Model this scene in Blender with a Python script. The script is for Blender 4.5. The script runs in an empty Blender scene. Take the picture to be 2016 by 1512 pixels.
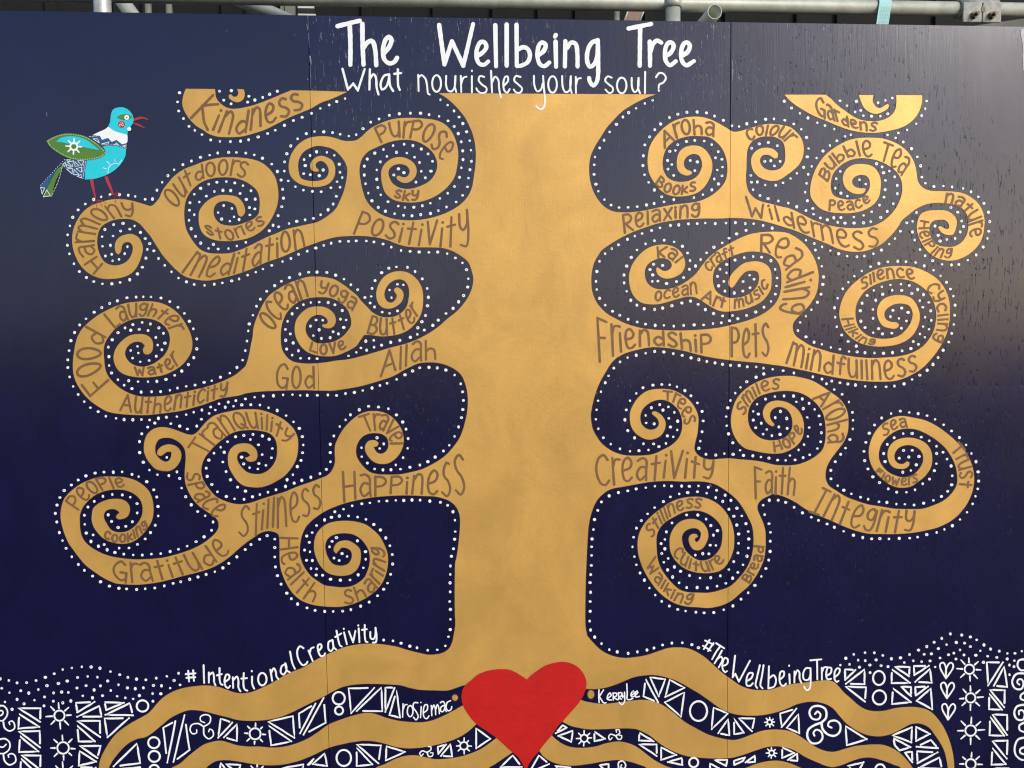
import bpy, bmesh, math, random, re
import numpy as np
from mathutils import Vector, Matrix
from mathutils.geometry import delaunay_2d_cdt

random.seed(7)
scene = bpy.context.scene
COL = scene.collection

# ---------------------------------------------------------------- camera
CAM_YAW, CAM_PITCH, CAM_ROLL = 0.07478669, -0.06789361, -0.01292253
CAM_POS = Vector((-0.2221146, -2.3511741, 1.5261330))
F = Vector((math.sin(CAM_YAW) * math.cos(CAM_PITCH), math.cos(CAM_YAW) * math.cos(CAM_PITCH), math.sin(CAM_PITCH)))
R0 = F.cross(Vector((0, 0, 1))).normalized()
U0 = R0.cross(F)
cr, sr = math.cos(CAM_ROLL), math.sin(CAM_ROLL)
RT = R0 * cr + U0 * sr
UP = U0 * cr - R0 * sr
cam_data = bpy.data.cameras.new("camera")
cam = bpy.data.objects.new("camera", cam_data)
COL.objects.link(cam)
cam.matrix_world = Matrix((
    (RT.x, UP.x, -F.x, CAM_POS.x), (RT.y, UP.y, -F.y, CAM_POS.y),
    (RT.z, UP.z, -F.z, CAM_POS.z), (0, 0, 0, 1)))
cam_data.sensor_width = 36.0
cam_data.lens = 36.0 * 1600.0 / 2016.0
cam_data.clip_start = 0.05
cam_data.clip_end = 500.0
scene.camera = cam

# ---------------------------------------------------------------- light
SUN_DIR = Vector((0.84, -1.0, 0.66)).normalized()      # towards the sun
SUN_EL = math.asin(SUN_DIR.z)
world = bpy.data.worlds.new("World")
scene.world = world
world.use_nodes = True
wn, wl = world.node_tree.nodes, world.node_tree.links
wn.clear()
sky = wn.new("ShaderNodeTexSky")
sky.sky_type = 'NISHITA'
sky.sun_disc = False
sky.sun_elevation = SUN_EL
sky.sun_rotation = math.atan2(SUN_DIR.x, SUN_DIR.y)
sky.air_density = 1.0
sky.dust_density = 1.1
sky.ozone_density = 1.0
bg = wn.new("ShaderNodeBackground")
bg.inputs["Strength"].default_value = 0.14
wo = wn.new("ShaderNodeOutputWorld")
wl.new(sky.outputs[0], bg.inputs[0])
wl.new(bg.outputs[0], wo.inputs[0])

sun_data = bpy.data.lights.new("sun", 'SUN')
sun_data.energy = 1.35
sun_data.angle = math.radians(18)
sun_data.color = (1.0, 0.975, 0.945)
sun = bpy.data.objects.new("sun", sun_data)
COL.objects.link(sun)
sun.rotation_euler = SUN_DIR.to_track_quat('Z', 'Y').to_euler()
sun.location = (3, -4, 5)

scene.view_settings.view_transform = 'Standard'
scene.view_settings.look = 'None'
scene.view_settings.exposure = 0.52
scene.view_settings.gamma = 1.0
scene.view_settings.use_curve_mapping = False
scene.render.engine = 'CYCLES'
scene.cycles.filter_width = 1.15

# ---------------------------------------------------------------- materials
def mat(name, rgb, rough=0.5, metal=0.0, var=0.0, vscale=6.0, bump=0.0, bscale=(40, 40, 6), bdist=0.001,
        spec=0.5, vstretch=(1, 1, 1), rvar=0.0, tint=None):
    m = bpy.data.materials.new(name)
    m.use_nodes = True
    nt = m.node_tree
    b = nt.nodes["Principled BSDF"]
    b.inputs["Base Color"].default_value = (*rgb, 1)
    b.inputs["Roughness"].default_value = rough
    b.inputs["Metallic"].default_value = metal
    b.inputs["Specular IOR Level"].default_value = spec
    tc = nt.nodes.new("ShaderNodeTexCoord")
    if var > 0:
        mp = nt.nodes.new("ShaderNodeMapping")
        mp.inputs["Scale"].default_value = vstretch
        n = nt.nodes.new("ShaderNodeTexNoise")
        n.inputs["Scale"].default_value = vscale
        n.inputs["Detail"].default_value = 6
        n.inputs["Roughness"].default_value = 0.65
        rmp = nt.nodes.new("ShaderNodeValToRGB")
        lo = [max(0, c * (1 - var)) for c in rgb]
        hi = [min(1, c * (1 + var)) for c in (tint or rgb)]
        rmp.color_ramp.elements[0].color = (*lo, 1)
        rmp.color_ramp.elements[0].position = 0.3
        rmp.color_ramp.elements[1].color = (*hi, 1)
        rmp.color_ramp.elements[1].position = 0.7
        nt.links.new(tc.outputs["Object"], mp.inputs[0])
        nt.links.new(mp.outputs[0], n.inputs["Vector"])
        nt.links.new(n.outputs["Fac"], rmp.inputs[0])
        nt.links.new(rmp.outputs[0], b.inputs["Base Color"])
        if rvar > 0:
            mr = nt.nodes.new("ShaderNodeMapRange")
            mr.inputs["To Min"].default_value = rough - rvar
            mr.inputs["To Max"].default_value = rough + rvar
            nt.links.new(n.outputs["Fac"], mr.inputs[0])
            nt.links.new(mr.outputs[0], b.inputs["Roughness"])
    if bump > 0:
        mp2 = nt.nodes.new("ShaderNodeMapping")
        mp2.inputs["Scale"].default_value = bscale
        n2 = nt.nodes.new("ShaderNodeTexNoise")
        n2.inputs["Scale"].default_value = 1.0
        n2.inputs["Detail"].default_value = 5
        n2.inputs["Roughness"].default_value = 0.6
        bp = nt.nodes.new("ShaderNodeBump")
        bp.inputs["Strength"].default_value = bump
        bp.inputs["Distance"].default_value = bdist
        nt.links.new(tc.outputs["Object"], mp2.inputs[0])
        nt.links.new(mp2.outputs[0], n2.inputs["Vector"])
        nt.links.new(n2.outputs["Fac"], bp.inputs["Height"])
        nt.links.new(bp.outputs[0], b.inputs["Normal"])
    return m


def ply_paint(name, rgb, rough, grain, worn, var=0.12, brush=0.0, metal=0.0, rvar=0.06):
    """paint brushed over plywood: vertical grain ridges, small splits and pits in the veneer"""
    m = bpy.data.materials.new(name)
    m.use_nodes = True
    nt = m.node_tree
    N, L = nt.nodes, nt.links
    b = N["Principled BSDF"]
    b.inputs["Roughness"].default_value = rough
    b.inputs["Metallic"].default_value = metal
    tc = N.new("ShaderNodeTexCoord")

    def noise(scale, detail=5, rgh=0.6, dist=0.0):
        mp = N.new("ShaderNodeMapping")
        mp.inputs["Scale"].default_value = scale
        n = N.new("ShaderNodeTexNoise")
        n.inputs["Scale"].default_value = 1.0
        n.inputs["Detail"].default_value = detail
        n.inputs["Roughness"].default_value = rgh
        n.inputs["Distortion"].default_value = dist
        L.new(tc.outputs["Object"], mp.inputs[0])
        L.new(mp.outputs[0], n.inputs["Vector"])
        return n.outputs["Fac"]

    def math_(op, a, c=None, clamp=False):
        n = N.new("ShaderNodeMath")
        n.operation = op
        n.use_clamp = clamp
        for i, v in enumerate((a, c)):
            if v is None:
                continue
            if isinstance(v, (int, float)):
                n.inputs[i].default_value = v
            else:
                L.new(v, n.inputs[i])
        return n.outputs[0]

    def ramp(v, lo, hi):
        n = N.new("ShaderNodeMapRange")
        n.interpolation_type = 'SMOOTHSTEP'
        n.inputs["From Min"].default_value = lo
        n.inputs["From Max"].default_value = hi
        L.new(v, n.inputs[0])
        return n.outputs[0]

    fine = noise((240, 240, 9), 4, 0.65, 0.3)            # grain
    wide = noise((38, 38, 2.0), 3, 0.5, 0.6)             # broad grain bands
    patch = noise((2.6, 2.6, 1.9), 3, 0.55)              # where the veneer is rough
    split = noise((210, 210, 22), 2, 0.5)                # short splits
    splits = math_('MULTIPLY', ramp(split, 0.62, 0.70), ramp(patch, 0.42, 0.62))
    peel = math_('MULTIPLY', ramp(noise((120, 120, 46), 4, 0.7), 0.60, 0.68),
                 ramp(noise((4.5, 4.5, 3.2), 3, 0.6), 0.50, 0.62))
    h = math_('ADD', math_('MULTIPLY', fine, 0.55 * grain), math_('MULTIPLY', wide, 0.5 * grain))
    h = math_('SUBTRACT', h, math_('MULTIPLY', splits, 0.9 * worn))
    h = math_('SUBTRACT', h, math_('MULTIPLY', peel, 0.9 * worn))
    if brush > 0:
        h = math_('ADD', h, math_('MULTIPLY', noise((34, 34, 60), 5, 0.7, 1.6), brush))
    bp = N.new("ShaderNodeBump")
    bp.inputs["Strength"].default_value = 1.0
    bp.inputs["Distance"].default_value = 0.0009
    L.new(h, bp.inputs["Height"])
    L.new(bp.outputs[0], b.inputs["Normal"])
    blotch = noise((5.0, 5.0, 4.0), 6, 0.62, 0.5)
    mix = N.new("ShaderNodeValToRGB")
    e = mix.color_ramp.elements
    e[0].position, e[1].position = 0.3, 0.72
    e[0].color = (*[c * (1 - var) for c in rgb], 1)
    e[1].color = (*[min(1, c * (1 + var)) for c in rgb], 1)
    L.new(blotch, mix.inputs[0])
    L.new(mix.outputs[0], b.inputs["Base Color"])
    rr = N.new("ShaderNodeMapRange")
    rr.inputs["To Min"].default_value = rough - rvar
    rr.inputs["To Max"].default_value = rough + rvar
    L.new(noise((9, 9, 3.5), 4, 0.6), rr.inputs[0])
    L.new(rr.outputs[0], b.inputs["Roughness"])
    return m


NAVY = (0.0046, 0.0045, 0.0350)
M_NAVY = ply_paint("navy_paint", NAVY, 0.205, 0.22, 0.12, var=0.28)
M_NAVY_MID = ply_paint("navy_paint_over_open_grain", NAVY, 0.205, 0.50, 0.7, var=0.28)
M_NAVY_RIGHT = ply_paint("navy_paint_over_rough_veneer", NAVY, 0.205, 0.42, 1.8, var=0.28)
M_GOLD = ply_paint("gold_metallic_paint", (0.63, 0.352, 0.086), 0.44, 0.22, 0.12, var=0.15, brush=0.55, metal=0.30, rvar=0.13)
M_EDGE = mat("dark_brown_edge_paint", (0.055, 0.016, 0.012), 0.5)
M_BROWN = mat("brown_lettering_paint", (0.190, 0.090, 0.030), 0.6, var=0.14, vscale=30)
M_WHITE = mat("white_paint", (0.85, 0.85, 0.84), 0.45, var=0.03, vscale=60)
M_RED = mat("red_paint", (0.50, 0.008, 0.006), 0.6, var=0.10, vscale=14, bump=0.8, bscale=(26, 26, 70), bdist=0.0009, spec=0.3)
M_TEAL = mat("turquoise_paint", (0.015, 0.56, 0.66), 0.45, var=0.05, vscale=20)
M_GREEN = mat("leaf_green_paint", (0.075, 0.20, 0.022), 0.45, var=0.08, vscale=20)
M_BLUE = mat("mid_blue_paint", (0.012, 0.085, 0.21), 0.45, var=0.1, vscale=20)
M_CRIMSON = mat("crimson_line_paint", (0.40, 0.026, 0.032), 0.5)
M_PLY_EDGE = mat("raw_plywood", (0.36, 0.24, 0.13), 0.75, var=0.2, vscale=14, vstretch=(1, 1, 12))
M_TIMBER = mat("framing_timber", (0.42, 0.29, 0.16), 0.75, var=0.25, vscale=9, vstretch=(1, 1, 8))
M_STEEL = mat("galvanised_steel", (0.44, 0.45, 0.38), 0.5, metal=0.2, var=0.22, vscale=14, rvar=0.1,
              bump=0.35, bscale=(90, 90, 90), bdist=0.0006)
M_STEEL_BRIGHT = mat("bright_zinc_steel", (0.46, 0.45, 0.42), 0.42, metal=0.35, var=0.30, vscale=45, rvar=0.08)
M_PLATE = mat("dull_zinc_plate", (0.34, 0.33, 0.30), 0.62, var=0.35, vscale=60, rvar=0.08)
M_RUST = mat("rusty_bolt_steel", (0.13, 0.09, 0.05), 0.55, metal=0.5, var=0.4, vscale=90)
M_STRAP = mat("pale_aqua_webbing", (0.40, 0.68, 0.66), 0.7, var=0.05, vscale=80)
M_STITCH = mat("dark_teal_thread", (0.12, 0.26, 0.27), 0.8)
M_BOARD = mat("shade_deck_board", (0.16, 0.13, 0.09), 0.85, var=0.3, vscale=5, vstretch=(1, 8, 1))
M_FACADE = mat("shade_dark_cladding", (0.006, 0.006, 0.005), 0.9, var=0.3, vscale=1.5)  # near-black base colour holds the shade behind the scaffold
M_CREAM = mat("cream_wall_paint", (0.72, 0.70, 0.58), 0.7, var=0.06, vscale=2)
M_GLASS = mat("dark_window_glass", (0.03, 0.035, 0.035), 0.12)
M_BLIND = mat("grey_green_blind", (0.20, 0.22, 0.17), 0.7, var=0.1, vscale=6)
M_REDBROWN = mat("red_brown_painted_steel", (0.22, 0.13, 0.10), 0.6, var=0.4, vscale=9)
M_ASPHALT = mat("asphalt", (0.05, 0.05, 0.05), 0.9, var=0.25, vscale=40, bump=0.5, bscale=(80, 80, 80), bdist=0.004)
M_CONCRETE = mat("dark_pavement", (0.06, 0.06, 0.058), 0.9, var=0.15, vscale=7, bump=0.4, bscale=(60, 60, 60), bdist=0.002)

# ---------------------------------------------------------------- object helpers
def tag(o, label=None, cat=None, group=None, kind=None):
    if label: o["label"] = label
    if cat: o["category"] = cat
    if group: o["group"] = group
    if kind: o["kind"] = kind
    return o

def empty(name, loc, **k):
    o = bpy.data.objects.new(name, None)
    COL.objects.link(o)
    o.location = loc
    o.empty_display_size = 0.1
    return tag(o, **k)

def link(name, me, parent=None, **k):
    o = bpy.data.objects.new(name, me)
    COL.objects.link(o)
    if parent:
        o.parent = parent
        p = parent
        off = Vector((0, 0, 0))
        while p:
            off += p.location
            p = p.parent
        o.location = -off                   # meshes are written in world metres
    return tag(o, **k)

def mesh_pydata(name, V, Fc, m, smooth=False):
    me = bpy.data.meshes.new(name)
    me.from_pydata(V, [], Fc)
    me.materials.append(m)
    if smooth:
        for p in me.polygons: p.use_smooth = True
    me.update()
    return me

def box(name, lo, hi, m, parent=None, bevel=0.0, **k):
    bm = bmesh.new()
    bmesh.ops.create_cube(bm, size=1)
    for v in bm.verts:
        v.co = Vector([(lo[i] + hi[i]) / 2 + v.co[i] * (hi[i] - lo[i]) for i in range(3)])
    if bevel:
        bmesh.ops.bevel(bm, geom=bm.edges[:], offset=bevel, segments=2, affect='EDGES')
    me = bpy.data.meshes.new(name)
    bm.to_mesh(me); bm.free()
    me.materials.append(m)
    return link(name, me, parent, **k)

def tube(name, a, b, r, m, parent=None, wall=0.0, seg=28, **k):
    a, b = Vector(a), Vector(b)
    d = (b - a).normalized()
    x = d.orthogonal().normalized(); y = d.cross(x)
    rings = [(a, r), (b, r)]
    if wall: rings += [(b, r - wall), (a, r - wall)]
    V, Fc = [], []
    for c, rr in rings:
        for i in range(seg):
            t = 2 * math.pi * i / seg
            V.append(c + (x * math.cos(t) + y * math.sin(t)) * rr)
    n = len(rings)
    for q in range(n if wall else n - 1):
        for i in range(seg):
            j = (i + 1) % seg
            q2 = (q + 1) % n
            Fc.append((q * seg + i, q * seg + j, q2 * seg + j, q2 * seg + i))
    if not wall:
        Fc.append(tuple(range(seg))[::-1]); Fc.append(tuple(range(seg, 2 * seg)))
    me = mesh_pydata(name, V, Fc, m)
    for p in me.polygons: p.use_smooth = len(p.vertices) == 4
    return link(name, me, parent, **k)

# ---------------------------------------------------------------- the painter's drawing, laid on the wall plane y = 0
# Tracing units (tu) are turned once into metres on the flat board by this plane map.
def wall(p, lift):
    v = F + RT * ((p[0] - 1008) / 1600.0) - UP * ((p[1] - 756) / 1600.0)
    t = (-CAM_POS.y) / v.y
    w = CAM_POS + v * t
    return (w.x, -lift, w.z)

TILES = {'A': (0, 0, 5.04), 'B': (400, 0, 5.04), 'C': (800, 0, 5.04), 'D': (1200, 0, 5.04), 'E': (1600, 0, 4.846),
         'BD': (60, 180, 6.3), 'H': (120, 280, 4.582), 'P': (540, 200, 4.582), 'W': (120, 560, 5.04),
         'O': (460, 520, 4.2), 'PE': (100, 780, 5.04), 'ST': (440, 780, 5.04), 'GR': (100, 1000, 5.04),
         'HE': (480, 980, 4.383), 'TR': (700, 780, 4.032), 'AR': (1140, 200, 5.04), 'BT': (1540, 240, 4.8),
         'RD': (1140, 440, 4.032), 'SI': (1520, 490, 5.04), 'CR': (1140, 720, 4.8), 'IN': (1500, 740, 4.383),
         'CU': (1140, 940, 4.8), 'FA': (1340, 880, 5.04), 'L1': (0, 1272, 6.3), 'L2': (300, 1212, 5.04),
         'L3': (620, 1212, 5.04), 'L4': (940, 1212, 5.04), 'L5': (1240, 1212, 5.04), 'L6': (1640, 1230, 5.362)}

def parse(s, tile=None):
    """'C 320,925* 400,975' -> [(x, y, corner)] in tu"""
    out = []
    for t in s.split():
        if t in TILES:
            tile = t
            continue
        c = t.endswith('*')
        x, y = t.rstrip('*').split(',')
        ox, oy, k = TILES[tile]
        out.append((ox + float(x) / k, oy + float(y) / k, c))
    return out

def smooth(pts, closed=False, step=3.0):
    """centripetal-ish Catmull-Rom through the points, straight at corners"""
    P = [(p[0], p[1]) for p in pts]
    Cn = [len(p) > 2 and p[2] for p in pts]
    n = len(P)
    if n < 3: return [P[0], P[-1]] if n == 2 else P
    out = []
    rng = range(n) if closed else range(n - 1)
    for i in rng:
        j = (i + 1) % n
        p1, p2 = P[i], P[j]
        p0 = P[i - 1] if (i > 0 or closed) else p1
        p3 = P[(i + 2) % n] if (i + 2 < n or closed) else p2
        if Cn[i]: p0 = p1
        if Cn[j]: p3 = p2
        d = math.dist(p1, p2)
        if d < 1e-6: continue
        d0 = max(math.dist(p0, p1), 1e-3); d3 = max(math.dist(p2, p3), 1e-3)
        k0 = d / (d0 + d) if p0 != p1 else 0.0
        k3 = d / (d3 + d) if p3 != p2 else 0.0
        t1 = ((p2[0] - p0[0]) * k0, (p2[1] - p0[1]) * k0) if p0 != p1 else ((p2[0] - p1[0]), (p2[1] - p1[1]))
        t2 = ((p3[0] - p1[0]) * k3, (p3[1] - p1[1]) * k3) if p3 != p2 else ((p2[0] - p1[0]), (p2[1] - p1[1]))
        m = max(1, int(d / step))
        for s in range(m):
            u = s / m
            h1 = 2 * u**3 - 3 * u**2 + 1; h2 = u**3 - 2 * u**2 + u
            h3 = -2 * u**3 + 3 * u**2; h4 = u**3 - u**2
            out.append((h1 * p1[0] + h2 * t1[0] + h3 * p2[0] + h4 * t2[0],
                        h1 * p1[1] + h2 * t1[1] + h3 * p2[1] + h4 * t2[1]))
    if not closed: out.append(P[-1])
    return out

def disc(c, r, n=10):
    return [(c[0] + r * math.cos(2 * math.pi * i / n), c[1] + r * math.sin(2 * math.pi * i / n)) for i in range(n)]

def stroke(P, w, w2=None, wob=0.035, closed=False):
    """polyline -> list of small convex faces of brush width w (tapering to w2)"""
    w2 = w if w2 is None else w2
    n = len(P)
    faces = []
    if n == 1: return [disc(P[0], w / 2)]
    if closed:
        P = list(P) + [P[0]]; n += 1
    A, B = [], []
    ph = random.random() * 6
    for i, p in enumerate(P):
        q0 = P[i - 1] if i else (P[-2] if closed else P[0])
        q1 = P[i + 1] if i < n - 1 else (P[1] if closed else P[-1])
        dx, dy = q1[0] - q0[0], q1[1] - q0[1]
        l = math.hypot(dx, dy) or 1
        r = (w + (w2 - w) * i / (n - 1)) / 2 * (1 + wob * math.sin(ph + i * 0.9) + wob * 0.7 * math.sin(ph * 2 + i * 0.37))
        A.append((p[0] - dy / l * r, p[1] + dx / l * r)); B.append((p[0] + dy / l * r, p[1] - dx / l * r))
    if closed:
        A[-1] = A[0]; B[-1] = B[0]
    for i in range(n - 1):
        q = [A[i], A[i + 1], B[i + 1], B[i]]
        a1 = (q[1][0] - q[0][0]) * (q[2][1] - q[0][1]) - (q[1][1] - q[0][1]) * (q[2][0] - q[0][0])
        a2 = (q[2][0] - q[0][0]) * (q[3][1] - q[0][1]) - (q[2][1] - q[0][1]) * (q[3][0] - q[0][0])
        if a1 * a2 > 0: faces.append(q)
        else: faces.append(disc(P[i], w / 2 * .96, 8))
        # sharp bends get a round joint
        if 0 < i:
            u = (P[i][0] - P[i - 1][0], P[i][1] - P[i - 1][1]); v = (P[i + 1][0] - P[i][0], P[i + 1][1] - P[i][1])
            lu, lv = math.hypot(*u), math.hypot(*v)
            if lu > 0 and lv > 0 and (u[0] * v[0] + u[1] * v[1]) / (lu * lv) < 0.7:
                faces.append(disc(P[i], w / 2, 10))
    if not closed:
        faces.append(disc(P[0], w / 2)); faces.append(disc(P[-1], w2 / 2))
    return faces

SEAMS = []          # strips cut through wide paint where two boards meet

def paint(name, faces, m, lift, parent=None, holes=(), cut=False, **k):
    """union of flat faces (tu) minus holes -> one clean sheet of paint on the board"""
    V, FI = [], []
    allf = list(faces) + list(holes) + (SEAMS if cut else [])
    for f in allf:
        if sum(f[i - 1][0] * f[i][1] - f[i][0] * f[i - 1][1] for i in range(len(f))) < 0: f = f[::-1]
        b = len(V)
        V.extend(Vector(p) for p in f)
        FI.append(list(range(b, b + len(f))))
    nf = len(faces)
    v, e, fo, ov, oe, of = delaunay_2d_cdt(V, [], FI, 1 if False else 0, 1e-5)
    keep = []
    for tri, src in zip(fo, of):
        if not src: continue
        if any(s >= nf for s in src): continue
        keep.append(tri)
    used = sorted({i for t in keep for i in t})
    remap = {i: j for j, i in enumerate(used)}
    VV = [wall((v[i].x, v[i].y), lift) for i in used]
    FF = []
    for t in keep:
        t = [remap[i] for i in t]
        a, b, c = (VV[i] for i in t[:3])
        if (b[0] - a[0]) * (c[2] - a[2]) - (b[2] - a[2]) * (c[0] - a[0]) < 0: t = t[::-1]
        FF.append(t)                        # facing the street (-y)
    me = mesh_pydata(name, VV, FF, m)
    return link(name, me, parent, **k)
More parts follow.
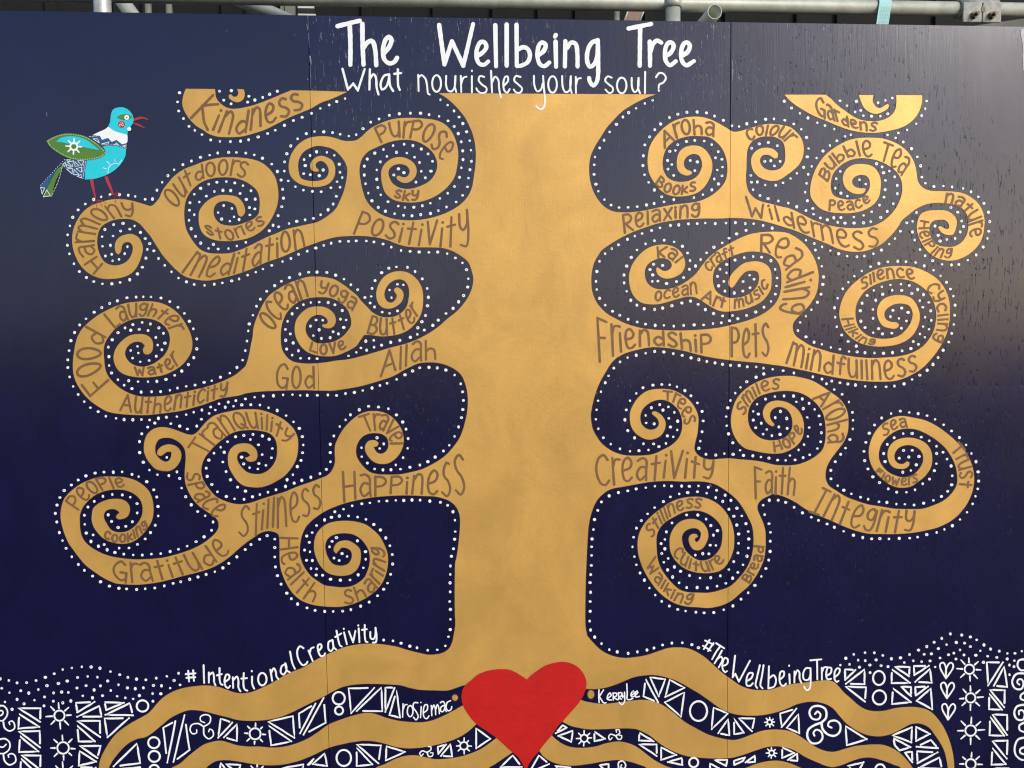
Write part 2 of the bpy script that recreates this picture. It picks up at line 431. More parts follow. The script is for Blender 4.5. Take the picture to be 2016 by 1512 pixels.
# ================================================================ tracing data
LEFT = """C 320,925* 400,975 470,1035 530,1100 580,1165 620,1240 655,1320 680,1420 P 1818,470 1814,580 1800,680
1785,770 1755,840 1710,900 1650,950 1560,1000 1450,1040 1330,1065 1220,1072 1120,1065 1030,1045 950,1010 880,955 830,890 800,810 782,730
770,650 772,580 795,510 850,450 930,410 1020,372 1110,350 1210,345 1290,362 1370,405 1430,460 1465,530 1468,600 1440,670 1390,725
1310,765 1220,788 1140,780 1075,745 1040,690 1030,640 1045,600 1090,570 1150,565 1200,585 1222,625 1210,665 1185,682 1150,680
1125,668 1105,675 1105,695 1125,715 1175,735 1230,720 1270,680 1285,630 1272,575 1235,535 1180,508 1110,502 1050,520 1000,560
970,610 965,680 975,750 1000,820 1050,870 1110,898 1200,910 1310,905 1420,870 1510,815 1580,750 1630,670 1650,580 1660,480
1650,400 1625,320 1585,250 1530,200 1460,170 1360,155 1240,148 1120,152 1030,170 950,200 880,235 830,275 790,315 740,348
670,357 610,350 550,330 500,318 430,313 350,320 290,338 225,380 175,440 145,500 130,580 140,650 170,700 225,740 290,762 360,772
430,765 490,742 530,700 548,650 548,590 525,535 480,505 430,490 380,500 340,535 325,575 335,615 370,632 402,628 398,612 378,595
372,570 390,545 425,535 460,555 485,590 492,630 480,670 450,700 400,715 340,718 280,708 240,690 222,640 215,580 225,520 260,460
320,420 390,400 460,408 530,430 590,480 635,540 658,600 655,680 640,760 620,830 590,900 560,960 510,1010 440,1060 380,1090
300,1108 200,1130 100,1155 H 1950,820 1850,860 1780,895 1700,935 1620,970 1530,1000 1430,1005 1340,1000 1270,975 1220,930 1170,860
1130,780 1115,690 1115,600 1130,520 1165,455 1215,400 1280,355 1360,328 1450,317 1560,322 1650,348 1720,390 1770,440 1792,510
1792,590 1780,650 1740,690 1660,725 1580,750 1510,752 1440,735 1395,690 1378,640 1385,585 1415,548 1465,532 1520,538 1570,565
1590,610 1597,650 1620,672 1645,660 1662,630 1655,580 1630,530 1580,490 1510,478 1430,478 1350,510 1290,560 1250,620 1243,690
1252,760 1280,820 1330,860 1400,885 1490,893 1600,885 1700,862 1790,815 1860,750 1910,670 1945,590 1962,500 1955,400 1930,310
1870,230 1790,175 1690,148 1570,137 1440,140 1320,165 1210,205 1110,245 1030,300 970,365 915,440 890,500 850,550 815,575 760,562
680,538 600,520 530,513 440,520 350,545 270,575 200,630 150,700 115,780 103,860 107,940 130,1020 170,1100 230,1165 300,1208
380,1232 470,1232 560,1218 640,1180 695,1110 730,1020 740,950 722,890 690,850 640,828 590,832 530,855 495,900 487,950 500,1000
520,1012 545,980 550,940 570,910 610,900 640,920 650,960 635,1020 600,1070 550,1100 490,1112 430,1100 390,1075 355,1020 335,960
328,900 335,830 360,770 410,730 480,702 560,692 640,698 710,735 760,790 810,850 860,930 920,1020 980,1090 1050,1160 1120,1210
1200,1235 1300,1248 1390,1240 1500,1215 1620,1180 1740,1135 1860,1080 1950,1050 P 60,1405 130,1375 230,1330 350,1285 450,1250
560,1222 680,1213 800,1213 920,1225 1020,1250 1110,1285 1200,1308 1310,1315 1420,1315 1520,1322 1600,1345 1680,1390 1750,1450
O 1970,60 1982,130 1970,200 1940,270 1900,330 1840,395 1770,450 1690,520 1600,580 1500,630 1400,665 1300,690 1200,720 1080,755
960,785 850,798 740,815 640,822 550,818 480,800 430,755 400,700 390,630 392,550 405,480 435,410 480,355 540,310 620,282 710,273
800,280 870,310 930,360 965,430 972,500 945,550 900,600 830,640 750,655 680,650 630,615 598,560 600,500 630,450 670,425 720,420
765,445 780,480 765,498 738,497 730,508 750,525 795,530 830,510 845,470 835,420 800,380 750,355 690,350 620,362 560,405 520,460
505,530 515,600 550,670 600,720 670,750 760,762 850,755 930,725 1010,680 1040,640 1080,585* 1150,588 1220,597 1300,592 1380,575
1450,540 1510,480 1550,410 1565,330 1565,240 1550,180 1510,120 1450,75 1380,58 1310,68 1250,100 1205,155 1182,220 1182,280
1200,330 1240,362 1290,368 1340,352 1385,315 1405,265 1398,225 1370,198 1345,193 1325,208 1335,235 1350,255 1340,290 1310,318
1275,312 1252,280 1247,235 1265,190 1300,150 1345,128 1390,128 1430,155 1450,210 1448,280 1430,350 1390,400 1340,430 1280,440
1220,435 1150,400 1100,350 1060,310 1020,260 960,210 900,165 830,125 750,108 690,103 610,107 530,130 450,160 370,205 300,255
250,320 215,390 185,460 165,530 158,600 145,660 130,740 112,810 98,845* W 1740,890 1650,940 1540,985 1420,1022 1300,1050
1180,1075 1060,1100 950,1112 850,1115 760,1105 670,1075 590,1030 520,970 465,900 440,830 430,740 425,650 440,580 480,510
540,440 610,390 700,350 790,335 880,340 960,365 1020,405 1065,465 1083,540 1070,620 1035,690 980,745 910,790 830,815 760,810
700,785 655,740 637,690 650,635 690,590 745,568 800,575 835,608* 815,640 815,665 835,692 865,695 900,670 915,620 908,560
880,520 830,497 760,493 690,505 630,540 570,600 535,660 523,730 540,800 580,860 640,895 720,915 830,922 930,915 1030,895
1120,855 1200,800 1260,730 1295,660 1305,580 1290,500 1260,430 1220,360 1160,285 1090,230 1010,190 930,172 840,167 750,172
650,185 560,210 460,255 370,305 290,365 220,430 170,510 145,590 130,680 120,770 122,860 140,940 180,1020 230,1090 300,1160
380,1215 450,1255 540,1278 650,1290 760,1295 850,1295 960,1285 1080,1270 1200,1252 1320,1220 1420,1190 1500,1160 1590,1130
1680,1115 1780,1098 O 100,1068 220,1053 340,1047 470,1043 600,1042 720,1045 820,1045 920,1032 1020,1015 1120,990
1220,960 1320,925 1400,880 1460,850 1530,820 1600,812 1680,815 1760,835 1830,870 1885,920 1915,990 1932,1060 1937,1140
1930,1230 1910,1320 1885,1400 TR 815,350 770,410 720,465 660,510 590,550 520,582 430,605 ST 1750,775 1600,778
1520,772 1450,750 1400,710 1350,650 1320,590 1315,530 1330,470 1370,410 1430,375 1500,365 1570,375 1620,410 1638,470 1630,520
1600,558 1560,572 1520,555 1488,503* 1525,495 1540,470 1520,445 1485,435 1440,445 1410,480 1405,530 1425,580 1460,625 1500,655
1560,672 1620,668 1680,640 1740,580 1780,500 1788,420 1770,340 1730,270 1670,205 1600,165 1520,148 1430,152 1350,180 1280,230
1220,290 1170,355 1130,430 1108,490 1105,560 1108,640 1095,700 1070,745 1030,785 960,815 870,850 780,880 700,910 620,945
540,970 440,1000 350,1030 260,1060 180,1072 100,1065 30,1045 PE 1640,995 1580,930 1530,860 1500,790 1495,720 1510,650 1550,580
1620,500 1700,430 1790,370 1880,342 1960,335 ST 300,335 380,345 460,370 510,420 530,480 533,550 520,630 480,700 430,745 370,770
310,772 240,755 190,715 150,660 135,610 150,565 190,548 235,555 265,590 240,605 213,610* 235,640 280,650 320,635 338,595
330,545 300,500 250,472 190,468 130,480 80,515 50,570 45,630 55,700 90,770 140,840 200,885 280,902 370,902 450,880 530,840
600,795 660,730 710,650 735,570 742,480 735,410 700,330 650,275 580,220 500,180 420,150 340,132 250,130 170,132 90,145 PE
1640,185 1570,230 1510,290 1460,350 1410,382 1350,375 1280,350 1210,325 1150,310 1080,308 1020,325 960,375 935,430 925,490
928,550 950,615 990,670 1040,720 1110,740 1180,740 1240,705 1280,650 1297,590 1285,540 1250,500 1200,480 1150,480 1090,505
1060,545 1060,580 1085,592 1115,580 1150,552 1198,550* 1197,590 1180,630 1150,650 1110,640 1070,610 1042,570 1037,510 1050,460
1080,425 1130,412 1190,415 1250,440 1300,480 1330,530 1340,600 1335,680 1330,760 1335,850 1360,930 1410,1020 1480,1095
1560,1150 1620,1190 1660,1240 1665,1300 1640,1350 1590,1400 GR 1520,345 1430,395 1330,435 1230,465 1120,492 1000,505 860,510
720,500 600,480 500,445 410,395 350,345 310,280 292,200 288,100 PE 292,1170 320,1100 380,1030 460,970 560,935 660,925 750,935
830,970 890,1030 912,1100 905,1180 870,1250 810,1310 740,1345 660,1348 600,1325 560,1270 530,1210 530,1165 560,1130 620,1118
665,1135 683,1155* 655,1180 648,1200 665,1218 710,1218 760,1195 783,1150 785,1100 760,1055 710,1025 640,1018 560,1028
480,1062 425,1110 410,1170 408,1230 430,1300 480,1370 540,1420 620,1452 720,1463 810,1445 890,1390 960,1310 1005,1230
1020,1130 1010,1030 980,950 920,885 840,835 740,805 620,797 500,800 400,825 300,870 210,935 140,1010 110,1090 98,1180
110,1270 140,1370 180,1460 GR 215,401 270,475 340,560 430,630 520,690 600,730 650,748 760,758 870,760 980,750 1090,732
1200,705 1320,672 1450,640 1580,600 1680,550 1780,480 1870,400 1950,335 ST 302,1400 360,1360 430,1338 500,1345 545,1370
555,1420 557,1500 HE 312,560 325,630 350,700 385,770 430,830 490,880 560,912 640,930 730,938 820,940 900,928 980,900 1060,860
1140,800 1190,740 1225,660 1243,570 1240,480 1210,400 1170,330 1120,280 1050,230 960,205 860,198 770,208 700,235 650,280
620,330 607,400 612,470 640,550 680,610 730,650 790,668 860,672 920,660 970,625 1000,570 1010,500 1000,440 960,400 910,372
860,368 810,385 780,425 778,460 795,480 815,460 845,430 890,435 925,460 932,510 910,560 870,582 820,585 770,570 735,530
710,470 703,410 720,360 760,325 820,308 880,305 950,318 1010,355 1055,410 1083,470 1088,540 1075,610 1045,680 1000,725
930,762 850,772 770,765 700,755 640,720 580,675 530,610 500,550 483,480 487,400 500,330 525,270 540,245 600,185 ST
1000,1145 1100,1098 1202,1062 1330,1030 1480,1003 1650,988 1820,983 2016,990 HE 1650,-12 1720,5 1780,30 1830,75 1860,140
1867,220 1860,320 1850,420 1838,500 1825,560 1822,650 1820,760 1820,880 1822,1000 1825,1100 1812,1180 1800,1240 1770,1300
1720,1335 1650,1352 1580,1352 1500,1335 1420,1315 1320,1285 1200,1265 1090,1258 980,1265 880,1285 790,1320 720,1350 620,1400
520,1460 420,1500 L2 1300,600 1200,660 1100,710 980,758 890,770 820,762 740,735 650,705 530,692 420,700 300,720 200,755
110,810 40,880 0,930 L1 1830,840 1740,890 1640,945 1540,1010 1450,1080 1380,1160 1310,1270 1260,1370 1235,1450 1228,1512
1222,1700"""

RIGHT = """D 455,938* 380,965 300,1000 200,1055 120,1110 40,1190 AR 270,265 210,360 160,440 115,540 100,640 103,740 120,830 150,910
200,990 260,1050 340,1090 440,1100 550,1095 680,1075 820,1045 960,1020 1100,1005 1200,985 1300,940 1390,870 1445,800 1468,720
1470,630 1455,550 1420,470 1360,400 1290,355 1200,343 1110,343 1020,360 940,395 870,460 840,530 828,610 840,690 880,755
950,790 1030,797 1120,775 1180,730 1215,660 1218,600 1205,560 1180,530 1130,520 1080,540 1045,580 1040,630 1060,670 1110,692
1122,705 1112,722 1070,735 1020,720 985,690 970,640 972,570 990,510 1030,465 1090,440 1160,437 1220,455 1270,500 1310,570
1322,640 1310,720 1280,790 1240,850 1180,900 1100,930 1000,942 910,935 840,905 780,850 730,780 695,710 680,620 682,540
700,450 750,360 810,290 880,230 960,185 1060,158 1150,150 1220,155 1310,180 1390,220 1460,260 1520,297 1580,297 1680,270
1780,240 1900,222 BT 60,45 120,85 170,140 195,200 203,270 190,340 160,400 110,450 60,490 AR 1990,775 1930,787 1860,780
1780,745 1730,690 1708,620 1710,560 1735,510 1790,470 1850,458 1910,465 1950,490 1972,520 1965,560 1940,565 1910,545 1870,528
1820,535 1795,570 1800,615 1830,655 1880,680 1940,683 2000,660 BT 22,380 28,320 25,260 10,200 AR 1990,375 1940,352 1880,345
1800,352 1730,385 1690,430 1668,490 1662,570 1660,660 1655,740 1660,820 1680,890 1730,950 1800,990 1900,1015 BT 0,803 60,815
120,840 200,880 300,930 400,965 500,990 620,1003 740,1003 850,985 940,945 1010,890 1070,820 1110,740 1132,660 1130,580
1105,510 1060,455 990,405 900,365 820,348 740,343 660,355 590,385 530,430 480,490 460,560 458,630 480,690 540,720 620,735
700,730 760,710 800,670 825,620 825,560 800,515 750,500 700,510 665,540 660,580 690,615 740,628 785,630 785,650 760,675
700,682 640,660 595,620 575,570 572,520 595,460 640,420 700,400 780,400 850,420 900,470 928,540 928,620 915,700 880,760
820,810 740,845 640,862 540,862 440,850 360,820 300,760 270,710 262,650 275,560 300,480 340,400 400,320 470,260 550,210
640,170 740,152 840,150 930,155 1010,175 1090,210 1160,260 1215,325 1250,400 1268,480 1280,560 1310,605 1350,635 1410,652
1500,655 1600,658 1690,670 1770,705 1840,760 1890,840 1910,930 1905,1010 1890,1090 1855,1160 1800,1220 1730,1270 1640,1305
1560,1310 1470,1290 1390,1240 1330,1170 1290,1090 1270,1000 1280,930 1310,870 1370,842 1450,835 1540,838 1600,865 1640,910
1648,960 1635,1020 1610,1065 1560,1068 1510,1050 1480,1015 1470,993 1490,985 1530,1005 1560,1015 1575,1000 1570,960 1540,930
1480,925 1420,940 1390,985 1390,1040 1410,1100 1460,1160 1540,1180 1620,1178 1690,1140 1735,1080 1755,1010 1755,930 1740,870
1690,810 1620,780 1530,768 1440,765 1350,782 1260,825 1190,880 1130,930 1100,980 1060,1035 1010,1090 950,1145 870,1190
780,1220 700,1227 620,1222 530,1200 430,1155 320,1110 200,1060 100,1020 AR 2016,1240 1900,1205 1800,1180 1700,1165 1600,1157
1500,1155 1400,1160 1250,1160 1130,1165 1000,1172 880,1188 760,1215 640,1255 520,1300 400,1360 300,1420 220,1480 RD 160,240
120,310 100,390 97,460 102,530 125,600 160,655 220,715 290,755 360,790 450,820 550,838 660,847 780,850 900,847 1020,838
1120,825 1230,800 1330,772 1420,738 1500,690 1560,630 1590,570 1603,500 1605,420 1595,350 1565,290 1510,245 1440,228 1370,222
1300,232 1210,262 1130,305 1080,355 1062,420 1065,480 1090,540 1150,580 1220,592 1300,580 1370,545 1415,490 1428,430 1415,385
1370,373 1320,385 1275,430 1230,495 1210,510 1188,490 1185,460 1205,410 1255,355 1310,315 1370,302 1430,303 1490,330 1522,380
1527,450 1520,520 1490,575 1440,625 1370,660 1290,685 1200,697 1130,697 1060,670 990,625 940,595 900,582 850,582 790,597
710,620 640,638 570,642 500,630 450,595 415,540 398,470 398,400 420,330 460,270 510,220 570,185 630,170 700,170 760,190
810,230 838,290 840,340 815,390 770,420 710,437 660,430 625,405 612,370 620,347 640,360 670,377 710,370 735,340 730,310
700,283 650,275 600,288 550,320 525,360 522,410 535,460 570,500 620,520 680,523 750,510 820,480 880,440 930,395 970,340
1010,290 1070,235 1140,190 1210,150 1290,110 1370,82 1450,70 1560,65 1650,75 1720,110 1790,165 1840,230 1880,310 1900,400
1898,480 1880,560 1840,630 1790,690 1730,750 1700,790 1695,830 1705,870 SI 240,870 290,905 380,960 480,995 600,1030 720,1055
850,1075 980,1083 1120,1078 1260,1065 1390,1030 1490,970 1560,890 1605,800 1625,700 1625,620 1605,540 1560,450 1490,380
1410,330 1310,303 1200,302 1100,325 1000,365 920,420 860,500 830,580 828,680 850,760 900,825 970,870 1060,890 1150,890
1240,870 1310,820 1365,750 1392,670 1390,620 1365,570 1310,545 1230,545 1160,575 1118,620 1113,660 1130,700 1180,725
1230,728 1255,745 1250,775 1215,792 1160,785 1100,765 1060,710 1040,640 1050,570 1090,510 1150,475 1230,458 1310,462
1380,490 1430,550 1460,630 1462,710 1435,790 1390,860 1320,915 1230,950 1140,965 1040,968 940,955 850,925 770,870 710,800
678,720 665,640 680,550 720,450 780,370 860,300 960,235 1070,190 1180,172 1290,170 1400,180 1500,215 1600,270 1680,345
1730,430 1758,530 1762,640 1755,740 1730,840 1690,930 1640,1010 1570,1100 1490,1180 1400,1240 1290,1290 1190,1312 1060,1317
930,1312 800,1300 660,1280 520,1252 380,1220 240,1190 120,1165 0,1148 RD 1420,1105 1300,1095 1180,1082 1060,1065 950,1042
850,1015 750,995 650,983 560,983 470,1000 380,1025 300,1065 250,1115 210,1180 170,1250 140,1320 115,1400 CR 112,450 115,530
130,600 160,660 210,730 270,780 340,820 430,845 520,850 620,847 710,832 800,790 880,745 935,690 965,630 975,570 970,500
945,430 900,375 840,335 770,320 700,335 640,370 595,420 578,480 585,540 615,580 660,603 710,600 745,575 755,540 740,500
715,475 690,455 688,440 710,430 750,445 790,480 815,530 812,590 785,645 740,680 680,697 620,690 550,650 500,590 480,510
485,430 520,355 570,290 640,240 720,222 800,220 880,230 960,265 1040,325 1095,400 1125,480 1125,570 1115,650 1095,730
1090,790 1120,840 1180,875 1250,888 1330,880 1420,875 1520,885 1640,895 1740,910 1840,935 1920,942 2016,940 IN 340,755
420,720 480,680 525,630 545,560 550,480 545,400 525,320 480,250 420,195 340,150 250,130 160,130 70,145 CR 1700,290 1650,330
1610,390 1595,460 1600,540 1630,610 1690,670 1760,700 1840,705 1920,690 IN 220,515 255,465 263,400 250,340 215,290 160,267
110,275 78,303 68,345 80,385 108,420 95,435 60,420 28,385 8,330 15,285 40,245 80,222 140,213 220,230 290,275 335,330 358,400
360,470 345,540 300,600 240,640 170,665 80,670 CR 1728,819 1640,800 1570,780 1510,730 1465,660 1440,580 1435,500 1450,410
1480,330 1530,260 1600,200 1690,150 1790,115 1900,98 2016,98 IN 340,15 430,40 510,85 590,140 660,190 710,250 738,320 745,400
740,480 710,560 660,630 610,695 570,760 550,820 550,890 580,950 640,990 720,1040 820,1080 920,1110 1030,1128 1140,1145
1260,1150 1380,1147 1470,1120 1560,1080 1630,1020 1680,940 1685,870 1670,780 1635,700 1580,620 1500,550 1420,500 1340,465
1260,453 1180,465 1100,510 1035,580 1010,650 1010,720 1040,780 1090,830 1150,860 1220,875 1290,860 1350,810 1385,750 1390,690
1365,640 1310,605 1240,597 1180,620 1145,670 1145,720 1175,755 1220,760 1250,738 1272,745 1270,770 1240,795 1190,802 1130,785
1095,740 1083,680 1095,620 1140,565 1200,540 1270,533 1340,545 1410,580 1455,640 1468,720 1455,790 1410,860 1350,910 1290,950
1210,965 1130,950 1050,900 980,830 940,760 922,680 928,600 960,510 1010,440 1070,390 1140,355 1220,347 1310,362 1410,385
1510,435 1600,500 1680,570 1750,650 1800,740 1825,830 1828,920 1810,1010 1770,1100 1710,1180 1630,1250 1520,1305 1400,1335
1280,1355 1150,1363 1030,1363 920,1360 800,1332 690,1290 590,1245 480,1200 380,1150 290,1090 210,1050 140,1025 100,1018
FA 860,490 800,525 765,570 762,620 790,690 820,760 838,830 842,920 840,1010 825,1110 790,1200 740,1290 670,1380 590,1450
CU 1455,1152 1400,1185 1320,1215 1220,1232 1120,1225 1000,1215 900,1185 810,1130 730,1055 660,960 610,870 575,780 555,690
555,590 580,500 630,420 700,350 780,290 870,230 970,195 1080,182 1180,190 1270,225 1340,275 1400,350 1440,430 1462,520
1465,600 1458,680 1430,760 1390,830 1330,880 1250,900 1160,903 1060,885 970,840 900,770 865,700 855,620 865,540 900,470
960,415 1040,393 1110,398 1170,430 1210,490 1220,560 1200,620 1165,670 1120,688 1075,675 1045,630 1035,580 1050,545 1080,532
1115,540 1122,560 1100,570 1090,590 1108,612 1135,590 1150,550 1150,520 1120,485 1070,478 1010,500 975,545 975,610 1000,680
1050,735 1110,775 1170,785 1240,765 1300,715 1340,650 1353,580 1350,490 1310,415 1240,355 1160,320 1070,312 980,330 890,375
810,425 755,490 732,560 732,660 740,750 765,840 820,930 890,1010 960,1065 1040,1085 1130,1088 1230,1088 1330,1065 1430,1025
1510,950 1580,860 1625,760 1645,660 1648,550 1635,460 1600,380 1550,290 1500,220 1430,155 1360,105 1290,65 1200,42 1100,35
980,38 850,32 700,38 560,60 420,85 300,110 220,160 160,230 125,310 100,400 85,500 78,620 72,750 65,900 60,1080 58,1250
60,1400 75,1490 L4 1090,200* 1150,270 1230,345 1330,395 1440,418 1560,412 1680,390 1800,350 1900,320 L5 504,315 580,325
660,360 740,410 830,490 920,570 1010,635 1100,695 1200,730 1300,738 1400,732 1500,700 1600,680 1720,665 1850,650 1950,640
L6 0,600 50,640 110,710 190,780 270,850 350,895 450,912 550,905 650,880 760,868 860,868 960,885 1040,925 1110,1000 1170,1090
1220,1200 1255,1320 1272,1420 1278,1512 1282,1720"""

KIND = """A 1845,882* 1820,950 1810,1030 1830,1100 1880,1180 1950,1250 B 0,1290 60,1330 140,1355 250,1362 380,1355 500,1325
620,1285 740,1225 860,1165 980,1115 1075,1075 1170,1020 1280,980 1430,912* 1060,900 870,898* 780,935 650,990 530,1035 420,1065
320,1080 240,1070 170,1025 130,970 118,885*"""
KIND_CURL = "B 340,885* 350,930 330,960 300,960 275,935 255,945 260,975 300,1005 350,1015 395,990 412,950 412,920 403,888*"
GARD = """D 1735,940* 1790,1000 1870,1060 E 0,1101 120,1150 250,1205 370,1245 500,1265 620,1265 740,1245 860,1210 950,1150
1010,1070 1040,980 1043,910* 797,908* 797,990 780,1060 730,1115 650,1150 560,1157 470,1147 390,1115 310,1060 230,1000 180,950
125,905*"""
GARD_CURL = """E 440,908* 460,970 490,1030 540,1070 600,1087 660,1070 715,1035 728,1010 715,992 690,1005 650,1030 610,1025
575,980 570,950 578,908*"""

BANDS = [
"""L3 1560,690* 1480,690 1400,715 1320,740 1200,740 1050,735 940,715 850,690 720,680 550,675 400,682 280,705 180,750 80,805 L2
1500,900 1400,950 1280,1000 1150,1030 1000,1042 860,1035 740,1005 620,975 500,945 380,935 300,955 180,1015 100,1080 L1
1830,1115 1700,1150 1600,1200 1520,1270 1450,1350 1390,1430 1350,1512 1300,1640* L2 100,1600* 190,1512 270,1470 350,1400
430,1335 510,1280 600,1250 680,1240 760,1260 840,1285 950,1298 1060,1298 1180,1308 1300,1300 1420,1270 1540,1220 1650,1150
1750,1080 1900,1020 L3 403,985 500,965 600,975 700,1010 820,1040 950,1055 1060,1057 1160,1040 1260,1000 1370,945 1470,890 1560,860*""",
"""L2 400,1620* 530,1512 580,1470 640,1440 740,1432 850,1445 1000,1470 1150,1483 1300,1475 1450,1440 1600,1380 1750,1310
1900,1270 L3 480,1240 580,1245 680,1265 800,1300 920,1315 1050,1308 1180,1285 1300,1255 1430,1205 1530,1140 1600,1075*
1700,1060* 1860,1190* 1800,1215 1740,1260 1650,1320 1550,1365 1430,1400 1300,1420 1180,1422 1100,1405 1000,1385 900,1390
800,1420 700,1470 600,1512 500,1620*""",
"""L4 110,1512 60,1620* 478,1620* 478,1500* 400,1300* 345,1355 250,1420 160,1480""",
"""L4 1000,725* 1075,725 1150,728 1250,718 1350,690 1450,650 1550,610 1650,592 1750,588 1850,605 1950,635 L5 504,665 600,720
700,780 800,850 900,920 1000,965 1100,985 1250,990 1400,970 1550,925 1650,880 1760,855 1850,855 1950,880 L6 0,882 60,950
130,1030 210,1090 300,1140 400,1170 500,1175 600,1155 700,1110 800,1055 870,1038 950,1050 1020,1090 1080,1170 1140,1260
1180,1350 1200,1440 1210,1512 1215,1720* 920,1720* 880,1580 840,1512 780,1430 700,1350 620,1300 530,1268 430,1262 330,1268
230,1280 120,1310 L5 2016,1350 1900,1330 1800,1275 1700,1205 1600,1150 1500,1132 1400,1130 1300,1145 1180,1190 1080,1225
1010,1233 900,1215 780,1180 660,1120 540,1050 430,960 330,890 240,850 140,835 0,845 L4 1400,860 1250,875 1120,860 1040,840 960,800*""",
"""L4 780,1000* 845,1050 920,1090 1000,1110 1100,1125 1250,1125 1400,1118 1512,1118 L5 80,1130 200,1190 300,1270 420,1340
560,1390 700,1408 850,1415 1000,1410 1120,1380 1250,1335 1380,1298 1500,1298 1620,1330 1740,1400 1850,1450 1950,1490
L6 0,1500 100,1475 200,1435 300,1405 400,1400 520,1430 640,1475 720,1512 760,1620* 100,1620* L5 1800,1560 1700,1512 1600,1470
1500,1442 1400,1440 1270,1465 1150,1510 1000,1560 700,1560 420,1512 330,1480 240,1430 160,1370 80,1310 0,1270 L4 1400,1248
1280,1265 1180,1295 1060,1310 940,1305 860,1280 790,1235 735,1185 700,1150*""",
"""L4 580,1290* 615,1340 650,1390 720,1440 820,1475 950,1487 1100,1470 1250,1445 1400,1430 1500,1445 1600,1475 1680,1512
1720,1620* 482,1620* 482,1500*"""]

HEART = """L4 490,630* 430,590 370,555 300,530 230,527 150,535 80,550 0,585 L3 1560,630 1490,690 1460,750 1455,820 1475,900
1530,990 1600,1070 1700,1140 1800,1210 1900,1300 1980,1370 L4 403,1400 440,1460 465,1512 480,1580* 500,1490 550,1410 610,1340
680,1250 740,1180 800,1090 850,1040 930,950 1000,870 1045,800 1075,720 1082,660 1060,590 1010,520 940,475 860,455 780,462
680,490 590,545 520,600"""

